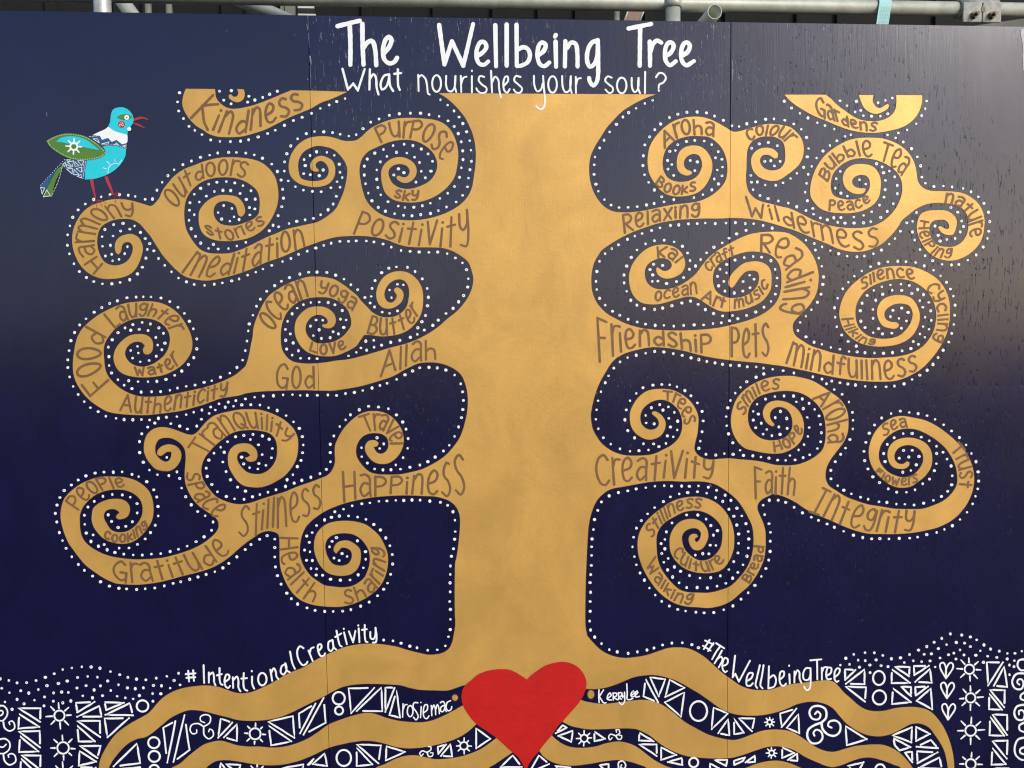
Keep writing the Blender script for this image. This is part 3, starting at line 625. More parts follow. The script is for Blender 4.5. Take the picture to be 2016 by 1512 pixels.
# stroke alphabet, y up, 0..1; '!' keeps corners
OV = lambda w: "oval:%g" % w
FONT = {
'A': (.75, ["!0,0 .38,1 .75,0", ".15,.36 .6,.36"]), 'B': (.48, ["0,0 0,1", "0,1 .35,1 .46,.78 .3,.55 0,.52", "0,.52 .38,.5 .52,.27 .36,.02 0,0"]),
'C': (.62, [".6,.85 .42,1 .15,.88 .0,.5 .15,.1 .4,0 .62,.15"]), 'F': (.5, ["0,0 0,1", "0,1 .5,1", "0,.55 .36,.55"]),
'G': (.64, [".6,.82 .4,1 .12,.85 0,.5 .12,.12 .38,.0 .58,.15 .62,.42", ".35,.42 .64,.42", ".63,.42 .58,-.05"]),
'H': (.55, ["0,0 0,1", ".55,0 .55,1", "0,.5 .55,.5"]), 'I': (.5, [".25,0 .25,1", "0,1 .5,1", "0,0 .5,0"]),
'K': (.5, ["0,0 0,1", ".5,1 .25,.72 .05,.5", "!.05,.5 .5,0"]), 'L': (.5, ["!0,1 0,0 .5,0"]),
'M': (.85, ["0,0 .14,1", ".12,.93 .35,.95 .42,.6 .42,0", ".42,.66 .6,.97 .78,.9 .85,.5 .85,0"]),
'O': (.5, [OV(.5)]), 'P': (.5, ["0,0 0,1", "0,1 .35,1 .5,.77 .35,.53 0,.47"]),
'R': (.5, ["0,0 0,1", "0,1 .35,1 .5,.78 .35,.55 .02,.5", "0.12,.5 .3,.25 .52,0"]),
'S': (.5, [".5,.88 .3,1 .08,.86 .12,.64 .4,.42 .48,.18 .28,0 .02,.12"]), 'T': (.6, ["0,1 .6,1", ".3,1 .3,0"]),
'U': (.5, ["0,1 0,.3 .12,.03 .32,.05 .45,.3 .48,1"]), 'V': (.56, ["!0,1 .28,0 .56,1"]), 'W': (.84, ["!0,1 .2,0 .42,.55 .62,0 .84,1"]),
'Q': (.55, [OV(.5), ".3,.28 .6,-.03"]),
'a': (.5, [".05,.9 .28,1 .47,.87 .48,.4 .5,0", ".48,.57 .2,.6 .02,.3 .18,.03 .48,.22"]),
'b': (.48, ["0,1 0,0", "0,.12 .3,0 .48,.25 .3,.55 0,.42"]), 'c': (.48, [".48,.84 .28,1 .05,.75 .02,.3 .2,.02 .48,.13"]),
'd': (.5, [".5,1 .5,0", ".5,.45 .22,.58 .02,.3 .2,.02 .5,.18"]),
'e': (.5, [".06,.46 .38,.56 .46,.8 .28,1 .08,.83 .02,.45 .12,.08 .32,0 .5,.14"]),
'f': (.42, [".45,.92 .3,1 .2,.8 .18,0", "0,.6 .4,.6"]),
'g': (.46, [".44,.86 .25,1 .03,.8 .1,.52 .33,.5 .45,.86", ".45,.95 .46,.3 .34,.0 .12,.02 .02,.16"]),
'h': (.46, ["0,0 0,1", "0,.42 .2,.6 .4,.54 .45,.3 .45,0"]), 'i': (.06, [".03,0 .03,.7", "dot:.03,.93"]),
'j': (.2, [".2,.7 .2,0 0,-.1"]), 'k': (.42, ["0,0 0,1", ".4,.68 .02,.32", ".06,.38 .42,0"]), 'l': (.06, [".03,0 .03,1"]),
'm': (.68, ["0,0 .03,.97", ".03,.72 .18,1 .31,.85 .34,0", ".34,.72 .5,1 .64,.85 .67,0"]),
'n': (.47, ["0,0 .02,.98", ".02,.72 .22,1 .4,.88 .45,.5 .46,0"]), 'o': (.48, [OV(.48)]),
'p': (.46, ["0,0 0,1", "0,.95 .3,1 .46,.77 .3,.52 0,.5"]), 'r': (.33, ["0,0 0,.98", "0,.66 .14,.93 .36,.95"]),
's': (.44, [".44,.88 .26,1 .06,.86 .1,.64 .34,.42 .42,.18 .24,0 .0,.12"]), 't': (.4, [".2,0 .2,1", "0,.7 .4,.7"]),
'u': (.47, ["0,1 .01,.35 .14,.03 .34,.08 .45,.4 .46,1", ".46,1 .47,0"]), 'v': (.48, ["!0,1 .24,0 .48,1"]),
'w': (.7, ["!0,1 .18,.03 .35,.7 .52,.03 .7,1"]), 'x': (.46, ["0,1 .46,0", ".46,1 0,0"]),
'y': (.46, ["0,1 .04,.6 .2,.48 .4,.62 .45,1", ".45,1 .45,.35 .32,.0 .05,.06"]), ' ': (.2, [])}

# brown words: (text, shown word, brush width, base line, top line)
WORDS = [
("indness", 5.6, "B 90,1295 180,1325 340,1332 540,1270 720,1200 930,1105 1000,1060", "B 180,1078 330,1110 510,1070 660,1020 800,960 930,915"),
("Purpose", 5, "P 970,372 1080,325 1170,330 1250,335 1330,355 1400,400 1465,460 1500,540", "P 908,238 1010,200 1130,180 1290,170 1420,200 1540,255 1600,330 1620,420"),
("sky", 5, "P 1085,862 1180,893 1290,885", "P 1100,800 1190,800 1305,803"),
("Positivity", 5, "P 720,1192 930,1212 1070,1250 1230,1292 1430,1298 1600,1318 1700,1310 1760,1300", "P 800,985 960,1055 1090,1082 1200,1085 1350,1085 1470,1070 1590,1040 1740,960"),
("Outdoors", 4.6, "H 1045,600 1105,515 1165,405 1215,365 1300,318 1400,302 1500,300 1600,312 1655,322", "H 915,460 1010,370 1100,270 1200,218 1300,188 1400,168 1550,152 1700,185"),
("Stories", 4.4, "H 1320,818 1400,860 1490,880 1580,870 1680,820 1760,780 1840,735", "H 1290,742 1420,775 1490,788 1580,770 1680,722 1740,695 1800,665"),
("Harmony", 4.6, "H 375,1095 325,1030 312,950 306,870 320,800 350,745 410,705 470,690 540,672 590,668 650,672", "H 295,1190 213,1108 180,1010 125,910 145,790 200,660 320,592 440,562 540,545 645,548"),
("Meditation", 5, "H 1095,1180 1190,1212 1290,1222 1430,1205 1580,1185 1660,1160 1740,1130 1830,1085 1900,1060 1970,1030 P 100,1365 190,1335 275,1305", "H 1215,975 1270,1000 1340,1025 1430,1025 1540,1005 1610,985 1680,955 1760,925 1830,890 1890,865 P 0,1235 60,1190 150,1152 240,1150"),
("Ocean", 5.2, "O 330,552 385,470 410,410 450,372 500,330 560,298 615,268", "O 205,450 265,310 330,250 410,190 500,140 575,128"),
("yoga", 4.8, "O 700,235 790,258 870,305 980,382", "O 728,135 850,178 950,230 1030,300"),
("Butter", 4.8, "O 1108,572 1200,582 1310,582 1400,545 1490,480 1532,385", "O 1150,425 1230,443 1300,443 1370,420 1420,385 1475,310"),
("Love", 4.8, "O 632,715 730,745 820,740 930,690", "O 650,648 740,658 830,648 905,625"),
("God", 4.8, "O 350,1025 450,1030 560,1026 665,1025", "O 370,812 470,830 560,845 660,838"),
("Allah", 4.8, "O 1218,935 1330,890 1450,830 1560,800 1670,790", "O 1235,735 1310,700 1380,672 1530,632 1660,640"),
("Food", 5.2, "W 475,945 415,860 405,710 425,600 455,530", "W 292,1118 172,940 158,720 190,580 248,418"),
("Laughter", 4.8, "W 542,432 600,388 680,348 760,322 850,312 920,322 990,352 1050,402 1090,470", "W 425,292 530,228 640,205 750,190 850,187 970,205 1080,255 1170,320 1232,440"),
("water", 5, "W 738,900 800,905 920,893 1040,858 1120,828 1190,775", "W 735,822 850,820 930,808 1000,775 1060,730 1110,655"),
("Authenticity", 4.8, "W 590,1255 770,1278 880,1277 1000,1272 1100,1252 1200,1222 1330,1195 1450,1160 1540,1125 1640,1105", "W 610,1090 770,1108 900,1118 1010,1112 1150,1092 1270,1062 1390,1040 1500,1005 1655,965"),
("TranQuility", 4.6, "PE 1540,580 1590,530 1640,475 1720,415 1780,372 1880,328 ST 260,315 350,320 410,332 470,350 520,382 560,440 640,440", "PE 1365,505 1450,385 1540,300 1640,215 1760,170 1850,157 ST 230,155 330,155 400,165 460,190 530,225 610,285 710,375"),
("Travel", 4.8, "ST 1435,355 1480,345 1560,340 1610,365 1645,410 1655,472", "ST 1345,205 1440,175 1560,172 1660,208 1740,290 1782,380 1782,468"),
("Space", 4.8, "PE 1342,760 1370,915 1440,1035 1530,1130 1640,1205", "PE 1470,760 1525,880 1590,970 1670,1030 1755,1085"),
("PeoPle", 4.6, "PE 280,1128 350,1052 400,992 480,950 590,915 680,908 730,890", "PE 148,1042 240,930 350,855 470,815 590,802 715,815"),
("cooking", 4.6, "PE 530,1402 620,1440 700,1450 770,1442 850,1400 910,1352 965,1300", "PE 555,1325 640,1368 710,1370 770,1358 830,1312 880,1270 935,1235"),
("Gratitude", 5, "GR 625,690 750,735 850,738 1040,722 1130,708 1220,685 1320,660 1450,625 1610,570 1690,500 1780,440", "GR 625,535 740,522 860,540 1000,532 1110,512 1190,500 1280,470 1410,440 1530,380 1600,315 1660,305"),
("Stillness", 4.8, "ST 150,1390 310,1392 370,1328 430,1315 500,1305 570,1300 680,1272 770,1240 870,1170 970,1110", "ST 180,1085 290,1070 370,1050 430,1022 490,1005 600,975 690,952 790,918 945,870"),
("HaPPiness", 5.2, "ST 1200,1045 1330,1012 1450,1000 1530,982 1650,970 1800,968 1950,970 TR 590,775 690,788 790,795 870,790", "ST 1185,735 1310,735 1400,770 1560,795 1700,798 1800,795 1900,775 TR 520,605 590,590 700,540 750,470 850,460"),
("Health", 4.8, "HE 318,345 316,440 325,555 352,660 385,722 435,782 495,862 595,900", "HE 475,350 475,440 465,520 492,600 545,665 575,695 608,728 650,775"),
("Sharing", 4.8, "HE 872,915 960,905 990,882 1060,852 1125,805 1178,740 1215,640 1225,540 1200,440", "HE 860,795 950,770 1040,718 1092,650 1110,600 1118,520 1092,430"),
("Aroha", 5, "AR 852,465 940,388 1040,338 1120,328 1220,325 1332,345", "AR 800,335 880,258 970,208 1090,175 1200,180 1340,205"),
("Books", 4.6, "AR 760,818 850,890 930,920 1010,922 1090,902 1160,880", "AR 815,738 880,800 960,828 1030,832 1150,790"),
("colour", 4.8, "D 1400,1405 1470,1350 1550,1342 1640,1345 1710,1378 1765,1420", "D 1340,1290 1450,1252 1545,1243 1640,1243 1750,1262 1870,1355"),
("Relaxing", 5, "AR 455,1303 550,1270 660,1225 790,1192 870,1172 960,1160 1090,1152 1190,1142", "AR 435,1118 590,1100 670,1082 770,1070 860,1060 940,1045 1050,1025 1190,1005"),
("Wilderness", 4.8, "AR 1672,1150 1740,1142 1840,1165 1960,1175 BT 80,990 220,1055 320,1095 380,1118 480,1150 580,1182 680,1205 790,1205 910,1160", "AR 1650,935 1790,1010 1850,1018 1940,1030 BT 20,830 130,870 260,930 350,960 470,988 580,1018 680,1030 800,1010 890,985"),
("Bubble", 4.8, "BT 430,560 470,462 530,402 590,352 650,332 730,325 845,330", "BT 345,500 400,390 480,290 580,230 690,185 830,165"),
("Tea", 4.8, "BT 925,358 1020,412 1120,512", "BT 965,188 1110,250 1212,365"),
("peace", 4.6, "BT 445,835 560,835 680,830 760,795 830,750", "BT 450,735 560,745 670,745 740,720 800,695"),
("nature", 4.8, "BT 1540,770 1600,785 1680,812 1740,870 1760,960 1775,1085", "BT 1552,672 1650,688 1750,740 1840,820 1895,930 1872,1075"),
("HelPing", 4.4, "BT 1310,935 1292,1020 1300,1085 1340,1160 1400,1238 1480,1280 1590,1280", "BT 1385,950 1385,1020 1400,1090 1440,1150 1480,1188 1530,1200 1605,1190"),
("Kal", 4.8, "RD 630,272 700,270 765,312", "RD 622,185 740,190 825,265"),
("craft", 4.2, "RD 1040,385 1090,325 1160,288 1232,250", "RD 990,330 1080,232 1150,198 1220,165"),
("Reading", 5.2, "RD 1445,225 1550,245 1625,345 1640,415 1640,465 1635,515 1618,605 1585,690", "RD 1448,85 1630,100 1755,205 1850,365 1862,445 1838,515 1828,605 1772,720"),
("ocean", 4.4, "RD 605,620 680,602 750,590 830,572 935,560", "RD 608,540 690,530 760,510 830,490 925,458"),
("Art", 4.8, "RD 970,608 1050,648 1150,668", "RD 1012,520 1100,575 1165,595"),
("music", 4.6, "RD 1235,672 1330,648 1400,612 1450,572 1502,490", "RD 1238,600 1320,582 1390,540 1430,490 1462,435"),
("FriendshiP", 5.4, "RD 165,1110 260,1065 355,1015 440,982 560,968 680,972 780,985 890,1010 960,1022 1050,1018", "RD 145,745 250,790 350,808 430,840 560,837 680,855 760,862 830,865 930,875 1045,880"),
("Pets", 5.2, "RD 1212,1065 1290,1062 1370,1066 1505,1050", "RD 1210,825 1290,840 1370,800 1500,780"),
("Mindfullness", 5, "SI 140,1140 240,1172 320,1190 390,1205 460,1212 550,1235 650,1248 720,1262 850,1280 910,1287 970,1292 1100,1297 1190,1287 1300,1262 1440,1200", "SI 190,915 330,960 440,1000 560,1038 690,1062 780,1085 850,1097 910,1095 970,1095 1090,1100 1200,1090 1310,1072 1415,1045"),
("Silence", 4.6, "SI 895,412 960,365 1020,322 1100,297 1190,287 1280,287 1412,302", "SI 875,300 950,262 1020,225 1090,197 1180,190 1280,190 1395,198"),
("cycling", 4.6, "SI 1525,400 1590,480 1628,560 1640,640 1642,700 1640,770 1590,890", "SI 1625,320 1695,405 1722,540 1745,640 1745,700 1740,770 1690,935"),
("Hiking", 4.2, "SI 688,700 718,780 780,852 850,912 920,942 1012,950", "SI 805,690 815,750 850,800 885,850 930,882 1020,900"),
("Trees", 4.6, "CR 805,322 870,332 930,388 970,455 995,560", "CR 798,237 920,255 1000,318 1062,400 1105,520"),
("Smiles", 4.8, "CR 1560,470 1610,352 1660,305 1700,268 1745,240 1800,232 1885,222", "CR 1478,400 1550,270 1620,210 1690,158 1755,138 1890,122"),
("HoPe", 4.8, "IN 112,655 190,630 260,602 320,545 352,462", "IN 100,570 180,545 230,512 268,475 282,415"),
("Aroha", 5, "IN 440,200 510,268 548,330 558,430 562,485 570,575", "IN 540,108 640,178 712,260 735,370 722,450 705,565"),
("CreatiVity", 5.2, "CR 175,1140 250,1130 360,1120 460,1100 560,1090 690,1080 760,1070 830,1062 930,1062 1010,1066 1090,1062 1250,1070", "CR 150,830 250,835 350,858 530,870 650,860 730,840 820,828 860,797 1000,792 1050,812 1110,860 1275,900"),
("Faith", 4.8, "FA 745,510 850,478 940,465 990,468 1120,490", "FA 735,182 870,232 940,213 1000,200 1150,200"),
("Integrity", 5, "IN 410,1170 540,1217 660,1272 790,1312 900,1328 1000,1345 1110,1347 1175,1347 1300,1330", "IN 530,955 640,1010 740,1070 850,1108 960,1138 1050,1150 1115,1155 1200,1152 1318,1162"),
("Sea", 4.6, "IN 1052,525 1120,480 1170,452 1252,445", "IN 1032,425 1100,388 1232,362"),
("Flowers", 4.2, "IN 985,832 1060,900 1130,940 1210,945 1270,940 1342,912", "IN 1010,798 1080,850 1150,880 1210,880 1260,870 1330,842"),
("Trust", 4.6, "IN 1630,640 1670,710 1698,820 1702,890 1702,955", "IN 1695,570 1765,660 1800,760 1818,860 1805,965"),
("Stillness", 4.6, "CU 695,575 740,492 790,432 860,372 920,332 990,302 1070,290 1145,290", "CU 620,480 680,400 740,328 840,258 920,228 1030,200 1162,198"),
("Walking", 4.6, "CU 632,835 680,930 750,1020 820,1090 880,1150 950,1185 1055,1197", "CU 722,748 770,900 840,990 900,1050 940,1088 1000,1100 1085,1095"),
("culture", 4.6, "CU 885,722 930,792 1000,842 1080,872 1170,887 1250,880 1375,790", "CU 960,645 1010,720 1060,772 1110,792 1180,797 1240,780 1310,728"),
("Bread", 4.6, "CU 1610,995 1660,900 1700,832 1732,768 1748,655", "CU 1538,948 1590,870 1635,800 1655,730 1655,648"),
("Gardens", 4.8, "E 50,1095 150,1145 240,1165 320,1205 400,1222 490,1247 600,1250", "E 20,945 85,935 150,1000 210,1045 280,1085 350,1125 420,1157 510,1165 615,1165"),
]

# white writing drawn stroke by stroke: (word, label, width, [strokes])
TITLES = [
("The", 9.2, ["B 1335,262 1440,235 1555,208", "B 1455,250 1462,450 1461,645", "B 1580,240 1583,450 1592,645", "B 1588,480 1635,420 1680,410 1708,500 1718,650",
  "B 1790,535 1845,470 1868,400 1843,368 1808,400 1785,500 1798,590 1845,630 1895,618 1925,575"]),
("Wellbeing", 8.8, ["!C 325,250 378,640 452,412 565,655 662,240", "C 700,560 760,520 793,470 775,422 735,422 703,480 695,560 720,630 770,645 812,612",
  "C 882,252 890,660", "C 995,245 995,655", "C 1093,248 1095,655", "C 1112,490 1160,470 1205,490 1226,550 1205,615 1150,650 1100,658",
  "C 1302,555 1360,510 1382,450 1345,422 1312,460 1300,560 1325,640 1370,658 1418,622", "C 1480,415 1485,665", "C 1482,350 1474,366",
  "C 1577,412 1572,662", "C 1590,480 1635,425 1680,440 1695,520 1698,662", "C 1898,405 1840,425 1800,500 1792,600 1820,665 1865,635 1892,560 1900,420",
  "C 1898,400 1902,600 1900,760 1885,820 1852,850 1820,812 1812,775"]),
("Tree", 9.0, ["D 188,285 300,262 412,240", "D 303,262 300,460 298,655", "D 398,415 400,540 400,655", "D 402,520 430,440 470,405 512,425",
  "D 550,560 605,525 635,460 612,422 575,435 550,500 555,600 598,650 655,610", "D 710,560 775,515 795,455 768,422 732,440 710,510 715,600 760,650 835,608"]),
("What", 4.6, ["!B 1383,685 1437,890 1490,830 1535,900 1603,688", "B 1655,690 1650,890", "B 1652,790 1690,738 1714,770 1722,870 1740,938",
  "B 1842,740 1795,755 1762,830 1775,890 1815,865 1840,800 1845,745", "B 1845,740 1855,850 1885,905", "B 1932,690 1935,850 1952,895", "B 1897,735 1962,727"]),
("nourishes", 3.8, ["C 118,745 122,905", "C 118,775 150,748 190,785 205,850 215,930 232,940", "oval C 300,830 44,82", "C 395,755 395,850 415,900 450,908 480,860 488,755",
  "C 486,760 482,860 495,915", "C 540,755 545,915", "C 545,830 565,775 597,762", "C 650,758 650,920", "C 650,703 650,708",
  "C 772,765 730,757 718,800 750,840 795,875 788,915 740,925 705,900 695,878", "C 840,705 850,920", "C 845,830 880,763 912,795 920,880 938,970",
  "C 970,850 1008,805 1005,762 980,765 962,830 972,900 1000,922 1025,885", "C 1132,765 1085,757 1070,800 1110,840 1148,880 1130,920 1090,920 1065,890"]),
("your", 3.8, ["C 1265,755 1270,850 1298,908 1335,890 1352,830", "C 1356,755 1362,850 1373,980 1365,1060 1335,1088 1303,1072 1287,1052", "oval C 1450,840 43,82",
  "C 1545,757 1550,860 1575,915 1612,905 1630,840 1632,757", "C 1630,760 1625,860 1640,925", "C 1680,765 1682,925", "C 1684,840 1700,785 1730,777"]),
("soul", 3.8, ["D 20,772 -20,760 -45,800 -8,840 30,872 28,912 -5,925 -42,890", "oval D 120,850 47,78", "D 218,775 222,870 245,915 272,900 287,850 288,775",
  "D 286,775 282,870 302,928", "D 352,715 350,925"]),
("?", 4.0, ["D 460,768 490,728 535,735 557,778 530,822 492,840 485,875", "D 486,896 487,904"]),
("#IntentionalCreativity", 3.7, ["L2 357,545 366,650", "L2 406,540 414,645", "L2 333,578 430,570", "L2 340,615 428,608",
  "L2 510,490 515,665", "L2 562,562 562,662", "L2 564,590 600,562 612,600 615,660 628,688", "L2 668,518 668,620 678,672 698,685", "L2 642,590 690,578",
  "L2 722,655 765,620 760,585 735,583 718,640 728,700 755,715 772,695", "L2 800,610 803,715", "L2 803,640 840,602 855,640 855,710 875,748",
  "L2 908,568 905,680 918,730 945,742", "L2 885,622 940,618", "L2 990,603 993,680 1012,722", "L2 988,546 988,551", "oval L2 1092,628 42,62",
  "L2 1172,535 1190,645", "L2 1178,568 1205,520 1225,550 1232,600 1252,628", "L2 1325,478 1285,500 1275,560 1300,582 1325,555 1332,510 1318,470",
  "L2 1320,472 1335,540 1365,560", "L2 1367,355 1390,470 1415,525", "L2 1500,320 1465,302 1438,350 1450,430 1490,488 1525,480 1540,455",
  "L2 1550,345 1592,448", "L2 1562,375 1575,325 1602,312", "L2 1655,345 1680,310 1672,282 1645,290 1645,345 1670,398 1700,395 1715,372",
  "L2 1788,240 1750,260 1748,330 1770,350 1795,320 1790,245", "L2 1790,245 1800,310 1825,335", "L3 215,148 235,250 250,295 268,305", "L3 203,210 262,175",
  "L3 290,165 305,230 318,282", "L3 287,128 288,131", "!L3 338,155 380,262 402,150", "L3 435,125 443,262", "L3 431,95 431,97", "L3 495,90 495,200 505,255 522,260",
  "L3 468,140 515,132", "L3 550,160 553,220 580,232 600,195 602,125", "L3 602,118 612,200 605,262 575,265"]),
("#TheWellbeingTree", 3.6, ["L5 790,238 732,330", "L5 828,270 775,350", "L5 745,245 828,285", "L5 725,298 800,345", "L5 855,272 935,322", "L5 898,298 852,362 815,430",
  "L5 912,345 875,412 838,472", "L5 862,430 905,405 918,435 880,512", "L5 930,495 965,475 968,428 940,418 918,470 920,530 945,560 962,548",
  "!L5 1042,395 1018,610 1045,575 1080,652 1190,445", "L5 1165,645 1205,615 1218,570 1180,570 1155,630 1160,690 1195,692 1218,668",
  "L5 1288,490 1262,600 1245,690 1262,715", "L5 1325,490 1308,600 1293,690 1315,720", "L5 1378,500 1372,715", "L5 1378,620 1425,590 1448,635 1430,700 1372,720",
  "L5 1490,630 1525,595 1525,552 1495,555 1482,620 1495,680 1525,695 1548,672", "L5 1580,578 1585,672", "L5 1578,493 1578,497", "L5 1632,552 1630,662",
  "L5 1633,600 1660,540 1680,560 1682,620 1700,665", "L5 1790,520 1745,520 1718,570 1725,630 1765,635 1788,590 1790,525", "L5 1790,520 1792,640 1782,720 1752,738 1725,700",
  "L5 1788,442 1898,432", "L5 1855,440 1858,632", "L5 1902,515 1903,632", "L5 1903,560 1925,512 1955,508", "L5 1955,592 1992,565 1995,518 1962,515 1945,580 1958,628 1995,625",
  "L6 10,555 60,510 68,465 40,458 15,500 15,575 40,602 55,590"]),
("rosiemac", 2.7, ["L3 875,872 870,1005", "L3 876,925 895,882 915,880", "oval L3 945,945 28,55", "L3 1022,862 985,862 975,905 1008,955 1025,1000 1003,1032 978,1005",
  "L3 1055,900 1048,1010", "L3 1052,858 1052,860", "L3 1078,962 1115,930 1115,882 1090,885 1075,950 1085,1008 1110,1020 1132,992", "L3 1155,890 1160,990",
  "L3 1160,935 1180,885 1195,920 1198,980", "L3 1198,930 1215,880 1230,915 1235,970", "L3 1245,862 1270,848 1288,870 1290,920 1305,950", "L3 1288,885 1252,905 1248,945 1270,950 1290,915",
  "L3 1345,842 1312,860 1302,910 1322,942 1350,930 1358,900"]),
("KerryLee", 2.8, ["L4 1205,735 1203,800 1206,860", "!L4 1250,735 1208,800 1242,855", "L4 1242,855 1258,866 1275,862", "L4 1285,822 1325,790 1315,765 1293,785 1290,828 1330,835",
  "L4 1345,765 1347,835", "L4 1345,765 1382,770 1372,800 1347,806 1388,832", "L4 1398,762 1400,830", "L4 1398,763 1432,765 1425,795 1402,802 1428,828",
  "L4 1432,768 1440,810 1455,790 1458,758", "L4 1458,758 1458,850 1432,880 1405,857", "L4 1480,675 1485,780 1483,825 1510,832 1540,818", "L4 1522,792 1558,762 1545,745 1523,775 1530,803 1555,798",
  "L4 1562,790 1590,760 1582,745 1563,770 1572,805 1605,798"]),
]

# white pattern marks, (kind, data, brush)
TRI = """L1 230,765 505,770 500,935; L1 240,840 490,1000 230,1020; L1 235,1055 495,1050 500,1255; L1 250,1115 480,1305 240,1310; L1 270,1350 505,1355 500,1530;
L1 265,1395 420,1540 255,1560; L1 945,700 1175,690 960,820; L1 1235,740 1260,870 960,875; L1 960,925 1240,925 1245,1125; L1 960,985 1180,1180 980,1180;
L1 990,1235 1250,1235 1210,1385; L1 990,1300 1195,1430 980,1480; L1 1300,695 1540,700 1320,790; L1 1610,705 1650,855 1310,850; L1 1300,895 1600,890 1335,1130;
L1 1700,1205 1740,1450 1410,1490; L1 1000,1500 1190,1505 1010,1580; L1 1420,1530 1740,1500 1740,1600;
L6 125,470 235,475 125,580; L6 330,470 330,625 135,620; L6 130,650 345,660 335,810; L6 650,440 805,445 800,540; L6 620,470 810,610 615,615;
L6 850,435 1010,430 855,530; L6 1020,465 1040,610 865,600; L6 715,650 820,655 820,750; L6 630,670 820,815 620,835; L6 865,655 1000,650 870,745; L6 1030,670 1045,890 880,800;
L6 1620,395 1790,395 1635,640; L6 1805,440 1835,655 1695,640; L6 1655,685 1810,690 1805,870; L6 1645,725 1780,895 1645,890; L6 1680,945 1835,950 1835,1160;
L6 1655,970 1805,1170 1650,1165; L6 1680,1225 1840,1220 1830,1410; L6 1680,1300 1820,1470 1670,1475; L6 1700,1512 1850,1515 1840,1600;
L6 130,1070 355,1205 145,1270; L6 625,1165 830,1080 825,1240; L6 875,1075 1020,1150 875,1225; L6 635,1195 815,1290 700,1325 650,1270; L6 1030,1215 1105,1300 880,1285;
L6 755,1345 830,1340 835,1450; L6 885,1335 1100,1345 890,1460; L6 1120,1400 1150,1520 900,1510; L6 150,1490 320,1450 250,1570;
L5 155,630 280,860 135,800; L5 200,610 350,630 285,800; L5 395,635 540,715 350,805; L5 540,760 505,1000 345,860; L5 830,910 970,970 810,1125; L5 975,1025 985,1185 875,1165;
L5 1030,1020 1130,1160 1035,1175; L5 1080,1015 1235,1020 1210,1145; L5 1490,970 1650,920 1505,1105; L5 1670,975 1680,1165 1555,1110;
L5 95,1160 235,1245 90,1235; L5 90,1275 265,1275 265,1390; L5 310,1305 460,1380 310,1430; L5 515,1410 520,1480 375,1450; L5 840,1430 965,1430 955,1490;
L5 795,1465 880,1510 795,1560; L5 1030,1440 1140,1405 1120,1440 1035,1480; L5 1240,1385 1240,1450 1145,1455; L5 1510,1305 1630,1360 1510,1410; L5 1660,1365 1660,1440 1565,1430;
L4 845,1085 885,1110 775,1165; L4 945,1140 930,1250 800,1190; L4 1160,1150 1265,1220 1160,1245; L4 350,1385 440,1500 230,1500; L4 610,1385 710,1470 510,1560;
L4 765,1490 920,1505 850,1570; L4 1210,1480 1300,1470 1300,1570;
L3 335,720 590,715 360,965; L3 660,710 670,945 415,945; L3 700,710 790,715 700,955; L3 810,740 845,1010 740,985; L3 415,1275 655,1285 630,1465; L3 415,1310 570,1475 415,1490;
L3 710,1295 895,1350 705,1435; L3 1220,1300 1300,1275 1225,1370; L3 1345,1275 1360,1395 1250,1390; L3 1600,1115 1740,1220 1600,1315;
L2 110,1110 230,1045 150,1455; L2 320,985 370,1330 210,1450; L2 680,1020 795,1060 655,1210; L2 840,1075 840,1240 710,1205; L2 1150,1050 1395,995 1410,1210;
L2 1155,1090 1380,1245 1180,1285; L2 1455,970 1620,870 1465,1165; L2 1700,815 1720,1060 1500,1180; L2 680,1460 760,1560 660,1580; L2 730,1470 875,1480 850,1560;
L2 1290,1510 1500,1475 1480,1570; L2 1540,1480 1600,1420 1560,1475; L2 1710,1365 1735,1490 1590,1470"""
RINGS = """L1 1770,740 72,70; L1 1910,1195 70,68; L1 1915,1365 70,68; L1 1915,1530 60,60; L6 482,560 62,74; L6 487,765 70,75; L6 495,1520 50,50; L5 680,945 85,98; L5 632,1455 45,46;
L3 237,818 60,62; L3 240,940 40,40; L3 287,1410 72,80"""
SUNS = """L1 740,860 64,160; L1 785,1260 72,150; L1 790,1590 64,150; L6 1437,468 50,132; L6 1450,770 50,128; L6 1450,1115 56,140; L6 1452,1468 52,120; L5 1385,1055 24,52;
L5 1405,1360 25,52; L4 1058,1215 36,78; L3 1478,1290 38,76; L2 1020,1170 55,105; L2 1040,1560 45,90"""
HEARTS = """L6 1193,480; L6 1203,690; L6 1215,915"""
